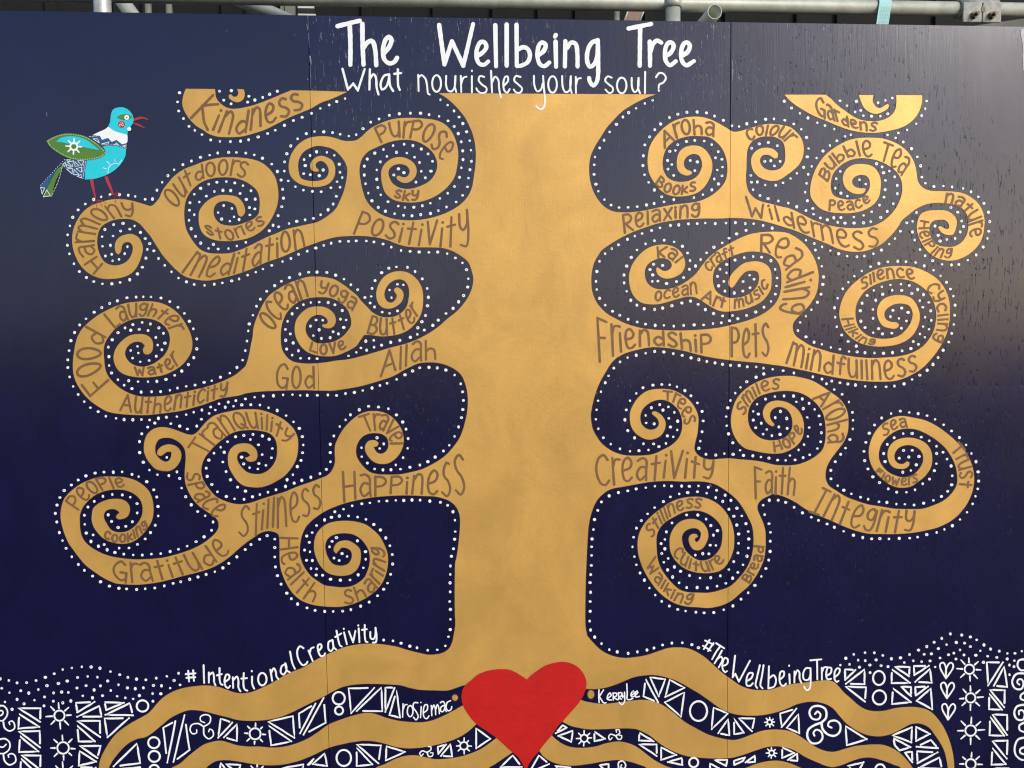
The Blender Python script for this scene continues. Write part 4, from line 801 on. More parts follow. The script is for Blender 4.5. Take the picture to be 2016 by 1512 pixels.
CURLS = [
"L1 -20,740 50,740 95,800 85,870 30,925 -20,912|L1 45,940 60,1010 120,1050 180,1020 180,960 150,925 115,945 125,970|L1 -20,800 30,800 40,830 10,860 -20,850",
"L1 -20,1160 60,1145 120,1190 120,1270 60,1325 -20,1330|L1 45,1340 60,1420 120,1470 195,1430 190,1360 150,1330 105,1350 110,1375|L1 -20,1240 40,1250 80,1215",
"L5 1900,1060 1945,1010 1940,930 1880,895 1810,905 1780,960 1810,1020 1870,1025 1890,980 1860,950 1835,975|L5 1900,1060 1830,1085 1770,1130 1760,1200 1800,1260 1870,1260 1910,1210 1895,1150 1850,1130 1820,1160 1830,1190|L5 1900,1060 1910,1120 1960,1175 2030,1190 2080,1150 2085,1080 2040,1040 1980,1050 1965,1090 2000,1110",
"L4 1370,1190 1410,1165 1402,1130 1375,1132 1380,1155|L4 1370,1190 1320,1175 1300,1205 1315,1230 1335,1210|L4 1370,1190 1395,1225 1425,1220 1430,1190 1405,1185",
"L4 1400,1520 1400,1455 1440,1440 1470,1480 1455,1515 1420,1500 1430,1478",
"L3 1112,1355 1150,1330 1150,1300 1125,1298|L3 1112,1355 1065,1340 1040,1365 1055,1390 1075,1370|L3 1112,1355 1130,1395 1165,1390 1170,1360 1148,1358",
"L2 510,1100 570,1060 575,1000 530,980 480,1000 480,1040 520,1060|L2 510,1100 460,1070 395,1080 375,1130 400,1170 440,1160 440,1130|L2 510,1110 515,1180 560,1220 605,1190 600,1140 570,1125 560,1150",
"L6 2030,360 1960,375 1945,430 1980,478 2030,475|L6 2030,510 1930,520 1888,600 1920,670 1985,675 2008,620 1988,575 1950,578 1942,610 1965,630|L6 2030,705 1980,740 1980,780 2030,800",
"L6 2030,840 1940,860 1910,930 1940,995 2000,1000 2020,940 1995,900 1960,910 1960,945|L6 2030,1025 1965,1060 1970,1110 2030,1135",
"L6 2030,1185 1950,1210 1915,1290 1925,1370 1980,1420 2030,1425|L6 2030,1285 1975,1310 1975,1350 2030,1370"]
SCATTER = """L1 565,385 675,340 780,288 893,268 1017,255 1133,257 1242,272 1372,314 1487,352 1588,385 1696,407 1811,416 1940,395 450,425 333,451 215,453 113,423
5,403 585,488 727,461 837,431 965,387 1090,374 1210,383 1338,430 1472,477 1583,516 1680,526 1780,515 1905,486 2005,490 25,521 120,576 260,551 360,580 478,537
555,628 667,578 767,567 850,572 957,517 1070,488 1170,542 1248,491 1376,548 1455,619 1557,639 1653,653 1731,611 1895,587 1997,589 215,659 65,690 301,713
430,668 548,738 664,681 781,700 881,677 1029,614 1150,638 1274,612 152,781 1898,681 L2 40,617 145,600 261,570 217,641 98,692 178,717 276,685 86,772 5,845
L6 1236,95 1356,107 1447,127 1514,158 1145,142 1065,183 987,228 900,266 805,312 1196,208 1299,185 1386,192 1447,229 1110,250 1591,211 1660,255 1338,264
960,310 1036,305 1217,315 1273,298 1380,317 1505,320 1552,273 1630,330 1752,277 1838,301 1918,300 1990,277 1726,343 1836,359 1128,349 1295,360 710,347
614,357 845,379 933,388 1022,380 750,397 523,322 434,294 335,293 217,311 133,352 263,372 338,377 453,369 75,424 172,416 387,423 277,446 505,430 578,440
1075,444 1585,395 1912,377 1859,423 1907,440 1860,525 389,503"""
# ================================================================ boards
rng = random.Random(11)
hoarding = empty("hoarding", (0, 0, 0), label="navy blue plywood hoarding painted with a golden curling tree mural", cat="hoarding")
GAP = 0.0006
PANEL_M = {-1.8: M_NAVY, -0.6: M_NAVY_MID, 0.6: M_NAVY_RIGHT, -3.0: M_NAVY, 1.8: M_NAVY}
LABELS = {-0.6: "middle plywood sheet carrying the trunk", 0.6: "right plywood sheet with rough grain and pale sheen",
          -1.8: "left plywood sheet behind the bird"}
for x0, m in PANEL_M.items():
    lo, hi = (x0 + GAP, 0.0, 0.012), (x0 + 1.2 - GAP, 0.017, 2.4)
    bm = bmesh.new()
    bmesh.ops.create_cube(bm, size=1)
    for v in bm.verts:
        v.co = Vector([(lo[i] + hi[i]) / 2 + v.co[i] * (hi[i] - lo[i]) for i in range(3)])
    bmesh.ops.bevel(bm, geom=bm.edges[:], offset=0.0009, segments=1, affect='EDGES')
    me = bpy.data.meshes.new("plywood_sheet")
    bm.to_mesh(me); bm.free()
    me.materials.append(m); me.materials.append(M_PLY_EDGE)
    for p in me.polygons:
        if p.normal.y > 0.5: p.material_index = 1
    o = link("plywood_sheet", me, hoarding)
    if x0 in LABELS: o["label"] = LABELS[x0]
for z in (0.25, 1.15, 2.30):
    box("rail", (-3.0, 0.0185, z - 0.045), (3.0, 0.063, z + 0.045), M_TIMBER, hoarding, 0.002)
for x in (-3.0, -2.4, -1.8, -1.2, -0.6, 0.0, 0.6, 1.2, 1.8, 2.4, 3.0):
    box("post", (x - 0.045, 0.0645, 0.0), (x + 0.045, 0.15, 2.30), M_TIMBER, hoarding, 0.002)

# where boards meet, wide paint is split by the joint (strips in tu)
def to_tu(x, z):
    v = Vector((x, 0, z)) - CAM_POS
    d = v.dot(F)
    return (1008 + 1600 * v.dot(RT) / d, 756 - 1600 * v.dot(UP) / d)
for xs, w in ((-0.6, 0.0006), (0.6, 0.0006)):
    SEAMS.append([to_tu(xs - w, 0.1), to_tu(xs + w, 0.1), to_tu(xs + w, 2.39), to_tu(xs - w, 2.39)])

# ================================================================ golden tree
L_PTS, R_PTS = parse(LEFT), parse(RIGHT)
left, right = smooth(L_PTS), smooth(R_PTS)
tree_loop = left + right[::-1]
kind, kindc, gard, gardc = (smooth(parse(t), closed=True) for t in (KIND, KIND_CURL, GARD, GARD_CURL))
bands = [smooth(parse(t), closed=True) for t in BANDS]
loops = [kind, kindc, gard, gardc]

painted_tree = paint("painted_tree", [tree_loop], M_GOLD, 0.0009, hoarding, holes=bands, cut=True,
                     label="golden tree trunk with curling branches and wavy roots")
for lp in loops:
    paint("painted_branch", [lp], M_GOLD, 0.0009, hoarding, cut=True)
def edge_strip(P, w, lift, closed):
    """one continuous thin brush line, written as a strip"""
    Q = list(P) + ([P[0]] if closed else [])
    n = len(Q)
    V, FF = [], []
    ph = rng.random() * 6
    for i in range(n):
        a = Q[i - 1] if i else (Q[-2] if closed else Q[0])
        b = Q[i + 1] if i < n - 1 else (Q[1] if closed else Q[-1])
        dx, dy = b[0] - a[0], b[1] - a[1]
        l = math.hypot(dx, dy) or 1
        r = w / 2 * (1 + .2 * math.sin(ph + i * .31) + .15 * math.sin(i * .83))
        V.append(wall((Q[i][0] - dy / l * r, Q[i][1] + dx / l * r), lift))
        V.append(wall((Q[i][0] + dy / l * r, Q[i][1] - dx / l * r), lift))
    for i in range(n - 1):
        f = (2 * i, 2 * i + 2, 2 * i + 3, 2 * i + 1)
        FF.append(f)
    me = mesh_pydata("edge_line", V, FF, M_EDGE)
    bm = bmesh.new(); bm.from_mesh(me)
    for f in bm.faces:
        f.normal_update()
        if f.normal.y > 0: f.normal_flip()
    bm.to_mesh(me); bm.free()
    return link("edge_line", me, hoarding)
for i, (lp, cl) in enumerate(((left, False), (right, False), ([left[0], right[0]], False)) + tuple((l, True) for l in loops + bands)):
    edge_strip(lp, 2.0, 0.0005 + 0.00002 * i, cl)

heart_poly = smooth(parse(HEART), closed=True)
paint("painted_heart", [heart_poly], M_RED, 0.0021, hoarding, label="big red heart at the foot of the trunk")
for t, r1, r2 in (("L3 1390,812", 5.6, 5.9), ("L4 1125,780", 6.4, 8.2)):
    c = parse(t)[0]
    paint("spot", [[(c[0] + 1.32 * r1 * math.cos(a / 8 * math.pi), c[1] + 1.3 * r2 * math.sin(a / 8 * math.pi)) for a in range(16)]], M_EDGE, 0.0009, hoarding)
    paint("spot", [[(c[0] + r1 * math.cos(a / 8 * math.pi), c[1] + r2 * math.sin(a / 8 * math.pi)) for a in range(16)]], M_GOLD, 0.0013, hoarding)

# ================================================================ dotted outlines
def seg_arrays(polys):
    A, B = [], []
    for P, cl in polys:
        Q = P + [P[0]] if cl else P
        A += Q[:-1]; B += Q[1:]
    return np.array(A, float), np.array(B, float)
SA, SB = seg_arrays([(left, False), (right, False)] + [(l, True) for l in loops])
SD = SB - SA
SLL = (SD ** 2).sum(1) + 1e-9

def edge_dist(p):
    t = np.clip(((p - SA) * SD).sum(1) / SLL, 0, 1)
    q = SA + SD * t[:, None] - p
    return math.sqrt((q ** 2).sum(1).min())

def inside(p, poly):
    x, y = p; c = False; n = len(poly)
    for i in range(n):
        x1, y1 = poly[i]; x2, y2 = poly[i - 1]
        if (y1 > y) != (y2 > y) and x < (x2 - x1) * (y - y1) / (y2 - y1) + x1: c = not c
    return c

DOTS = []
def free(p, d):
    for q in DOTS:
        if abs(q[0] - p[0]) < d and abs(q[1] - p[1]) < d and math.dist(q, p) < d: return False
    return True

def dots_along(P, side, off=9.4, gap=16.2, ok=lambda p: True):
    """beads of paint set beside a traced edge"""
    Q = []
    n = len(P)
    for i in range(n):
        a, b = P[max(0, i - 3)], P[min(n - 1, i + 3)]
        dx, dy = b[0] - a[0], b[1] - a[1]
        l = math.hypot(dx, dy) or 1
        Q.append((P[i][0] - dy / l * off * side, P[i][1] + dx / l * off * side))
    run, last = 0.0, Q[0]
    need = gap * 0.5
    for q in Q[1:]:
        run += math.dist(q, last); last = q
        if run >= need:
            p = (q[0] + rng.uniform(-.9, .9), q[1] + rng.uniform(-.9, .9))
            if ok(p) and edge_dist(np.array(p)) > off * 0.66 and free(p, 11.0):
                DOTS.append(p)
                run = 0.0
                need = gap * rng.uniform(0.88, 1.14)
            else:
                run = need - 2.0

y_stop = lambda p: 186 < p[1] < 1283 or (p[1] < 1300 and 760 < p[0] < 1500)
Lok = lambda p: p[1] > 190 and not (p[1] > 1238 and p[0] < 752) and p[1] < 1290
Rok = lambda p: p[1] > 190 and not (p[1] > 1240 and p[0] > 1378) and p[1] < 1300
dots_along(left, +1, ok=Lok)
dots_along(right, -1, ok=Rok)
topcut = lambda p: p[1] > 178
for lp in loops:
    area = sum(lp[i - 1][0] * lp[i][1] - lp[i][0] * lp[i - 1][1] for i in range(len(lp)))
    dots_along(lp + lp[:2], -1 if area > 0 else 1, ok=lambda p: p[1] > (178 if p[0] < 800 else 190) and not (p[0] > 690 and p[0] < 860))
def inside_many(P, poly):
    P = np.array(P); A = np.array(poly); B = np.roll(A, 1, axis=0)
    hit = np.zeros(len(P), int)
    for i, (x, y) in enumerate(P):
        m = (A[:, 1] > y) != (B[:, 1] > y)
        a, b = A[m], B[m]
        hit[i] = (x < (b[:, 0] - a[:, 0]) * (y - a[:, 1]) / (b[:, 1] - a[:, 1]) + a[:, 0]).sum() % 2
    return hit
on_gold = sum(inside_many(DOTS, lp) for lp in [tree_loop] + loops)
DOTS = [d for d, g in zip(DOTS, on_gold) if not g]
for x, y, _ in parse(SCATTER):
    if free((x, y), 5.0): DOTS.append((x, y))

faces = []
for (x, y) in DOTS:
    r = rng.choice((2.3, 2.5, 2.7, 2.8, 3.0, 3.2))
    n = 12
    sq = rng.uniform(.9, 1.1)
    ring = [(x + r * sq * math.cos(2 * math.pi * i / n), y + r / sq * math.sin(2 * math.pi * i / n)) for i in range(n)]
    if rng.random() < 0.33:                 # a burst bead keeps a small bare centre
        hx, hy, hr = x - 0.5, y - 0.3, r * rng.uniform(0.2, 0.36)
        hole = [(hx + hr * math.cos(2 * math.pi * i / n), hy + hr * math.sin(2 * math.pi * i / n)) for i in range(n)]
        for i in range(n):
            j = (i + 1) % n
            faces.append([ring[i], ring[j], hole[j], hole[i]])
    else:
        faces.append(ring)
V, FF = [], []
for f in faces:
    b = len(V); V += [wall(p, 0.0013) for p in f]
    FF.append(tuple(range(b, b + len(f))))
me = mesh_pydata("white_dots", V, FF, M_WHITE)
bm = bmesh.new(); bm.from_mesh(me)
for f in bm.faces:
    f.normal_update()
    if f.normal.y > 0: f.normal_flip()
bm.to_mesh(me); bm.free()
link("white_dots", me, hoarding, kind="stuff", label="rows of small white paint dots following the tree")

# ================================================================ lettering
def resample(P, n):
    d = [0.0]
    for i in range(1, len(P)): d.append(d[-1] + math.dist(P[i], P[i - 1]))
    T = d[-1]; out = []; k = 0
    for i in range(n):
        s = T * i / (n - 1)
        while k < len(d) - 2 and d[k + 1] < s: k += 1
        u = (s - d[k]) / max(1e-9, d[k + 1] - d[k])
        out.append((P[k][0] + (P[k + 1][0] - P[k][0]) * u, P[k][1] + (P[k + 1][1] - P[k][1]) * u))
    return out

def oval_pts(cx, cy, rx, ry, n=22):
    return [(cx + rx * math.cos(2 * math.pi * i / n), cy + ry * math.sin(2 * math.pi * i / n)) for i in range(n)]

def word_faces(text, w, base, top):
    N = 160
    # read edge positions, so joints keep the traced letter positions
    Bp, Tp = resample(smooth(parse(base), step=2), N), resample(smooth(parse(top), step=2), N)
    gap = 0.24
    total = sum(FONT[c][0] + gap * (0.4 if c == 'r' else 1) for c in text[:-1]) + FONT[text[-1]][0]
    x = 0.0
    F_ = []
    for c in text:
        gw, strokes = FONT[c]
        slant = rng.uniform(-.03, .03); lift = rng.uniform(-.03, .03)
        def at(px, py):
            u = min(1, max(0, (x + px + slant * py) / total)) * (N - 1)
            i = min(N - 2, int(u)); f = u - i
            b = (Bp[i][0] + (Bp[i + 1][0] - Bp[i][0]) * f, Bp[i][1] + (Bp[i + 1][1] - Bp[i][1]) * f)
            t = (Tp[i][0] + (Tp[i + 1][0] - Tp[i][0]) * f, Tp[i][1] + (Tp[i + 1][1] - Tp[i][1]) * f)
            v = 0.02 + (py + lift) * 0.95
            return (b[0] + (t[0] - b[0]) * v, b[1] + (t[1] - b[1]) * v)
        for s in strokes:
            if s.startswith("oval:"):
                F_ += stroke([at(*q) for q in oval_pts(gw / 2, .5, gw / 2, .5)], w, closed=True)
            elif s.startswith("dot:"):
                px, py = map(float, s[4:].split(','))
                F_.append(disc(at(px, py), w * 0.58))
            else:
                corner = s.startswith('!')
                pts = [tuple(map(float, q.split(','))) for q in s.lstrip('!').split()]
                pts = [at(*q) + (corner,) for q in pts]
                if len(pts) == 2:
                    P = [(pts[0][0] + (pts[1][0] - pts[0][0]) * i / 5, pts[0][1] + (pts[1][1] - pts[0][1]) * i / 5) for i in range(6)]
                else:
                    P = smooth(pts, step=2.2)
                F_ += stroke(P, w, w * rng.uniform(.82, .98))
        x += gw + gap * (0.4 if c == 'r' else 1)
    return F_

for text, w, b, t in WORDS:
    word = text[0] + text[1:].lower() if text != "sky" else text
    fw = word_faces(text, w, b, t)
    if text == "indness":
        word = "Kindness"
        for q in ("B -118,1172 100,945", "B 0,1048 80,1040 150,1035", "B -8,1050 0,1130 12,1210 48,1290"):
            fw += stroke(smooth(parse(q), step=2.2), w, w * .9)
    paint("lettering", fw, M_BROWN, 0.0013, painted_tree, label='brown painted word "%s"' % word)

def drawn(strokes, w):
    F_ = []
    tile = None
    for s in strokes:
        corner = s.startswith('!'); s = s.lstrip('!')
        if s.startswith("oval"):
            _, tile, c, r = s.split()
            ox, oy, k = TILES[tile]
            cx, cy = map(float, c.split(',')); rx, ry = map(float, r.split(','))
            F_ += stroke(oval_pts(ox + cx / k, oy + cy / k, rx / k, ry / k), w, closed=True)
            continue
        p = [(q[0], q[1], corner) for q in parse(s, tile)]
        P = smooth(p, step=2.2) if len(p) > 2 else [p[0][:2], ((p[0][0] + p[1][0]) / 2, (p[0][1] + p[1][1]) / 2), p[1][:2]]
        F_ += stroke(P, w, w * 0.92)
    return F_

for text, w, strokes in TITLES:
    lab = {"rosiemac": "small white signature left of the heart", "KerryLee": "small white signature right of the heart"}.get(
        text, 'white painted word "%s"' % text)
    paint("lettering", drawn(strokes, w), M_WHITE, 0.0017, hoarding, label=lab)

# ================================================================ border marks
for t in TRI.split(';'):
    p = [(a, b, True) for a, b, _ in parse(t.strip())]
    P = []
    n = len(p)
    for i in range(n):
        a, b = p[i], p[(i + 1) % n]
        for s in range(4):
            P.append((a[0] + (b[0] - a[0]) * s / 4 + rng.uniform(-.25, .25), a[1] + (b[1] - a[1]) * s / 4 + rng.uniform(-.25, .25)))
    w = 3.8 if t.strip().startswith("L1") or t.strip().startswith("L6") else 3.5
    paint("triangle_mark", stroke(P, w, closed=True), M_WHITE, 0.0013, hoarding)
for t in RINGS.split(';'):
    tile, c, r = t.split()
    ox, oy, k = TILES[tile]
    cx, cy = map(float, c.split(',')); rx, ry = map(float, r.split(','))
    paint("ring_mark", stroke(oval_pts(ox + cx / k, oy + cy / k, rx / k, ry / k), 3.8, closed=True), M_WHITE, 0.0013, hoarding)
for t in SUNS.split(';'):
    tile, c, r = t.split()
    ox, oy, k = TILES[tile]
    cx, cy = map(float, c.split(',')); r1, r2 = (float(v) / k for v in r.split(','))
    cx, cy = ox + cx / k, oy + cy / k
    big = r1 > 8
    fs = stroke(oval_pts(cx, cy, r1, r1), 3.4 if big else 3.0, closed=True)
    for q in range(8):
        a = q * math.pi / 4 + rng.uniform(-.08, .08) + math.pi / 2
        s0 = r1 + (4.5 if big else 1.2); s1 = r2 * rng.uniform(.9, 1.06)
        fs += stroke([(cx + math.cos(a) * s0, cy + math.sin(a) * s0), (cx + math.cos(a) * (s0 + s1) / 2, cy + math.sin(a) * (s0 + s1) / 2),
                      (cx + math.cos(a) * s1, cy + math.sin(a) * s1)], 3.7 if big else 2.9, 2.4)
    paint("sun_mark", fs, M_WHITE, 0.0013, hoarding)
for t in HEARTS.split(';'):
    tile, c = t.split()
    ox, oy, k = TILES[tile]
    cx, cy = map(float, c.split(','))
    fs = []
    for s in ("-3,85 -62,-20 -63,-70 -30,-82 -5,-30 -3,85", "-3,85 -3,0 20,-60 50,-82 72,-60 68,-20 -3,85"):
        fs += stroke(smooth([(ox + (cx + float(a)) / k, oy + (cy + float(b)) / k, i == 0) for i, (a, b) in
                             enumerate(q.split(',') for q in s.split())], step=2.2), 3.3)
    paint("heart_mark", fs, M_WHITE, 0.0013, hoarding)
for i, t in enumerate(CURLS):
    fs = []
    w = (3.4, 3.4, 4.6, 2.8, 3.2, 2.8, 3.1, 4.2, 4.2, 4.2)[i]
    for s in t.split('|'):
        fs += stroke(smooth(parse(s), step=2.2), w, w * .8)
    paint("spiral_mark", fs, M_WHITE, 0.0013, hoarding)

# ================================================================ bird
bird = empty("painted_bird", (0, 0, 0), label="turquoise bird with a green wing and open red beak")
bird.parent = hoarding
def patch(name, s, m, lift=0.0017, closed=True, **k):
    return paint(name, [smooth(parse("BD " + s), closed=True, step=2)], m, lift, bird, **k)
def lines(name, specs, m, w, lift=0.0021, **k):
    fs = []
    for s in specs:
        p = parse("BD " + s.lstrip('!'))
        if s.startswith('!'): p = [(a, b, True) for a, b, _ in p]
        P = smooth(p, step=1.5) if len(p) > 2 else [p[0][:2], p[1][:2]]
        fs += stroke(P, w, w * .85)
    return paint(name, fs, m, lift, bird, **k)
patch("head", "965,440* 990,380 1003,280 1030,225 1080,203 1150,200 1210,225 1255,270 1280,330 1275,390 1245,440 1215,480 1205,540* 1130,520 1050,495", M_TEAL)
patch("collar", "965,440* 1050,495 1130,520 1205,540* 1208,600 1200,640* 1140,658* 1070,602* 1012,628* 965,577* 890,602* 862,550* 770,545* 850,505 920,475", M_WHITE)
patch("zigzag_band", "735,565* 862,550* 890,602* 965,577* 1012,632* 1070,602* 1140,658* 1200,640* 1188,717* 1100,685 1000,673 905,690* 830,640", M_BLUE)
patch("belly", "905,690* 1000,675 1100,685 1188,717* 1180,800 1140,880 1080,950 1000,1010 900,1055 800,1085 680,1095* 680,1000 705,850* 850,830* 950,770*", M_TEAL)
patch("rump", "430,840* 550,850* 706,850* 681,1000 676,1092* 600,1070 520,1030 450,980 400,910", M_BLUE, 0.0013)
patch("tail_feather", "430,850* 128,1170* 135,1200 150,1280* 200,1210* 330,960 410,900*", M_BLUE, 0.0013, label="blue tail feather")
patch("tail_feather", "405,915* 330,970 210,1200 158,1310* 275,1305* 290,1200 330,1080 415,935*", M_GREEN, 0.0017, label="green tail feather")
patch("wing", "200,615* 260,580 340,545 450,522 560,528 680,555 780,610 870,680 957,765* 880,820 800,845 680,857 540,848 420,805 320,745 250,690", M_GREEN, 0.0021)
patch("wing_patch", "323,625* 380,580 470,560 580,565 680,595 770,655 862,732* 780,715 650,690 500,655 400,635", M_TEAL, 0.0025)
def sun_bird(name, cx, cy, r1, r2, w, lift):
    ox, oy, k = TILES['BD']
    cx, cy = ox + cx / k, oy + cy / k; r1 /= k; r2 /= k
    fs = stroke(oval_pts(cx, cy, r1, r1, 16), w, closed=True)
    for q in range(8):
        a = q * math.pi / 4 + .05
        fs += stroke([(cx + math.cos(a) * r1, cy + math.sin(a) * r1), (cx + math.cos(a) * r2, cy + math.sin(a) * r2)], w * .95, w * .7)
    return paint(name, fs, M_WHITE, lift, bird)
sun_bird("wing_sun", 543, 685, 44, 98, 3.7, 0.0029)
# tiny beads round the wing
wing = smooth(parse("BD 200,615* 260,580 340,545 450,522 560,528 680,555 780,610 870,680 957,765* 880,820 800,845 680,857 540,848 420,805 320,745 250,690"), closed=True, step=0.5)
cxw = sum(p[0] for p in wing) / len(wing); cyw = sum(p[1] for p in wing) / len(wing)
fs, run = [], 0
for i in range(1, len(wing)):
    run += math.dist(wing[i], wing[i - 1])
    if run > 3.4:
        run = 0
        a, b = wing[i - 1], wing[i]
        l = math.dist(a, b) or 1
        nx, ny = -(b[1] - a[1]) / l, (b[0] - a[0]) / l
        if (cxw - b[0]) * nx + (cyw - b[1]) * ny < 0: nx, ny = -nx, -ny
        fs.append(disc((b[0] + nx * 2.1, b[1] + ny * 2.1), 0.75, 6))
for (a, b, n) in (("425,850", "133,1165", 15), ("400,925", "265,1300", 22), ("690,870", "655,1080", 14), ("670,870", "650,1000", 8), ("905,692", "1190,712", 14),
                  ("735,562", "860,552", 8)):
    (ax, ay, _), (bx, by, _) = parse("BD " + a)[0], parse("BD " + b)[0]
    for i in range(n):
        u = i / (n - 1)
        bend = -6 * math.sin(math.pi * u) if a == "905,692" else (3 * math.sin(math.pi * u) if a == "400,925" else 0)
        fs.append(disc((ax + (bx - ax) * u + (bend if a == "400,925" else 0), ay + (by - ay) * u + (bend if a != "400,925" else 0)), 0.8, 6))
paint("bead_trim", fs, M_WHITE, 0.0025, bird)
lines("triangle_trim", ["!455,850 500,850 465,885 455,850", "!540,862 465,880 525,935 540,862", "!555,875 608,925 555,930 555,875", "!590,862 665,862 640,925 590,862",
      "!450,905 515,940 455,945 450,905", "!455,965 525,955 520,1025 455,965", "!570,960 640,940 635,1005 570,960", "!545,970 605,1030 540,1035 545,970",
      "!585,1055 632,1030 636,1075 585,1055", "!405,905 440,880 430,935 405,905", "!780,590 835,590 858,640 780,590", "!885,655 980,625 965,655 885,655",
      "!1045,665 1070,640 1095,665 1045,665", "!1150,680 1190,665 1185,695 1150,680", "!130,1190 180,1200 150,1275 130,1190", "!205,1222 252,1295 163,1310 205,1222"],
      M_WHITE, 1.15)
lines("belly_sun", ["965,1015 970,960 1000,915 1050,895 1112,905", "950,868 985,905", "1048,845 1055,880", "905,948 950,965", "1138,852 1108,888"], M_WHITE, 1.15, 0.0021)
patch("beak", "1278,345* 1340,320 1400,318 1462,345* 1460,360* 1400,340 1350,350 1283,370*", M_CRIMSON)
patch("beak", "1275,388* 1340,403 1432,455* 1395,450 1340,428 1278,402*", M_CRIMSON)
lens = patch("eye", "1073,322* 1130,290 1220,288 1272,322* 1210,355 1130,352", M_GREEN, 0.0021)
ox, oy, k = TILES['BD']
paint("pupil", [disc((ox + 1198 / k, oy + 325 / k), 4.9, 18)], M_WHITE, 0.0025, bird)
paint("pupil", [disc((ox + 1198 / k, oy + 325 / k), 1.4, 10)], M_GREEN, 0.0029, bird)
paint("cheek", [disc((ox + 1133 / k, oy + 411 / k), 7.0, 20)], M_CRIMSON, 0.0021, bird)
lines("cheek_swirl", ["1133,412 1148,395 1138,380 1122,390", "1133,412 1112,408 1105,428 1122,434", "1133,412 1146,430 1160,422 1155,405"], M_WHITE, 0.9, 0.0025)
paint("chin_dot", [disc((ox + 1228 / k, oy + 468 / k), 4.0, 16)], M_WHITE, 0.0021, bird)
patch("leg", "738,1095* 785,1092* 795,1180 818,1330* 805,1330* 765,1200", M_CRIMSON, 0.0013)
patch("leg", "918,1060* 958,1052* 990,1130 1038,1275* 1022,1280* 960,1160", M_CRIMSON, 0.0013)
lines("foot", ["818,1350 780,1378 745,1425", "815,1350 822,1390 825,1445", "830,1352 865,1380 895,1430", "835,1350 890,1358 945,1390"], M_CRIMSON, 1.1, 0.0017)
lines("foot", ["1040,1275 1000,1290 972,1320", "1045,1275 1080,1258 1125,1265", "1048,1285 1055,1330 1060,1385", "1055,1282 1100,1305 1132,1350"], M_CRIMSON, 1.1, 0.0017)

# ================================================================ small faults: screw heads, chipped paint, painted seam glints, pale edge patch
def screw(s, m, r=2.2):
    x, y, _ = parse(s)[0]
    c = wall((x, y), 0.0009)
    rr = r / 690.0
    bm = bmesh.new()
    bmesh.ops.create_cone(bm, cap_ends=True, segments=12, radius1=rr, radius2=rr * 0.8, depth=0.0022)
    bmesh.ops.rotate(bm, verts=bm.verts, cent=(0, 0, 0), matrix=Matrix.Rotation(math.radians(90), 3, 'X'))
    bmesh.ops.translate(bm, verts=bm.verts, vec=(c[0], c[1], c[2]))
    me = bpy.data.meshes.new("screw"); bm.to_mesh(me); bm.free(); me.materials.append(m)
    link("screw", me, hoarding)
for s in ("ST 1155,925", "CR 1562,1105", "CR 1520,1105", "P 183,468", "AR 1640,465", "ST 800,912", "TR 1530,250", "TR 1210,175", "TR 1140,910", "TR 1050,1378", "TR 1388,1472"):
    screw(s, M_GOLD, 2.0 if s in ("ST 1155,925", "CR 1562,1105") else 1.1)
for s in ("AR 1318,490", "BT 1360,320", "BT 1510,1095", "D 1270,975"):
    screw(s, M_EDGE, 2.2)
chips_glints = []  # chipped paint, plus joint highlights painted as pale strokes
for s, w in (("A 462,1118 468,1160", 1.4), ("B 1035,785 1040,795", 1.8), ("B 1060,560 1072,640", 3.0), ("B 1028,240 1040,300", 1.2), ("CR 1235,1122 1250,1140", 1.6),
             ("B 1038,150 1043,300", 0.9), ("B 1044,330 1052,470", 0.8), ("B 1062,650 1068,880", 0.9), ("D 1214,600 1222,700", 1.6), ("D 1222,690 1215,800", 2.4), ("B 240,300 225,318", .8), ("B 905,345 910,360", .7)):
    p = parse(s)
    chips_glints += stroke([p[0][:2], ((p[0][0] + p[1][0]) / 2 + .3, (p[0][1] + p[1][1]) / 2), p[1][:2]], w, w * .5)
paint("chip_glint", chips_glints, mat("pale_chip_glint", (0.22, 0.21, 0.30), 0.7), 0.0009, hoarding, kind="stuff")
paint("pale_patch", [smooth(parse("E 2030,275* 1990,280 1982,320 1992,370 2004,440 2000,520 2006,600 2012,680 2040,690*"), closed=True, step=1.5)],
      mat("pale_patch_white", (0.55, 0.53, 0.50), 0.7, var=0.25, vscale=60), 0.0009, hoarding, label="pale patch at the upper right edge")  # irregular off-white patch at the right edge

# ================================================================ scaffold behind the boards
TR_ = 0.02415
def ray(px, py, Y):
    v = F + RT * ((px - 1008) / 1600.0) - UP * ((py - 756) / 1600.0)
    return CAM_POS + v * ((Y - CAM_POS.y) / v.y)
scaf = empty("scaffold", (0, 0.42, 0), label="galvanised tube scaffold standing behind the top of the hoarding", cat="scaffold")
tube("ledger", (-3.2, 0.42, 2.610), (3.2, 0.42, 2.611), TR_, M_STEEL, scaf, label="long horizontal tube above the boards")
tube("ledger", (-3.2, 1.35, 3.55), (3.2, 1.35, 3.55), TR_, M_STEEL, scaf)
x1 = ray(198, 10, 0.20)
tube("standard", (x1.x, 0.20, 0.0), (x1.x + 0.01, 0.20, 4.6), TR_, M_STEEL_BRIGHT, scaf, label="bright upright tube at the left")
x2 = ray(1324.5, 30, 0.37)
tube("standard", (x2.x, 0.368, 0.0), (x2.x, 0.368, 2.606), TR_, M_STEEL, scaf, label="upright tube right of centre")
for px in (292, 333, 1214):
    c = ray(px, 20, 3.0)
    tube("standard", (c.x, 3.0, 0.0), (c.x, 3.0, 4.62), 0.0195, M_STEEL, scaf)
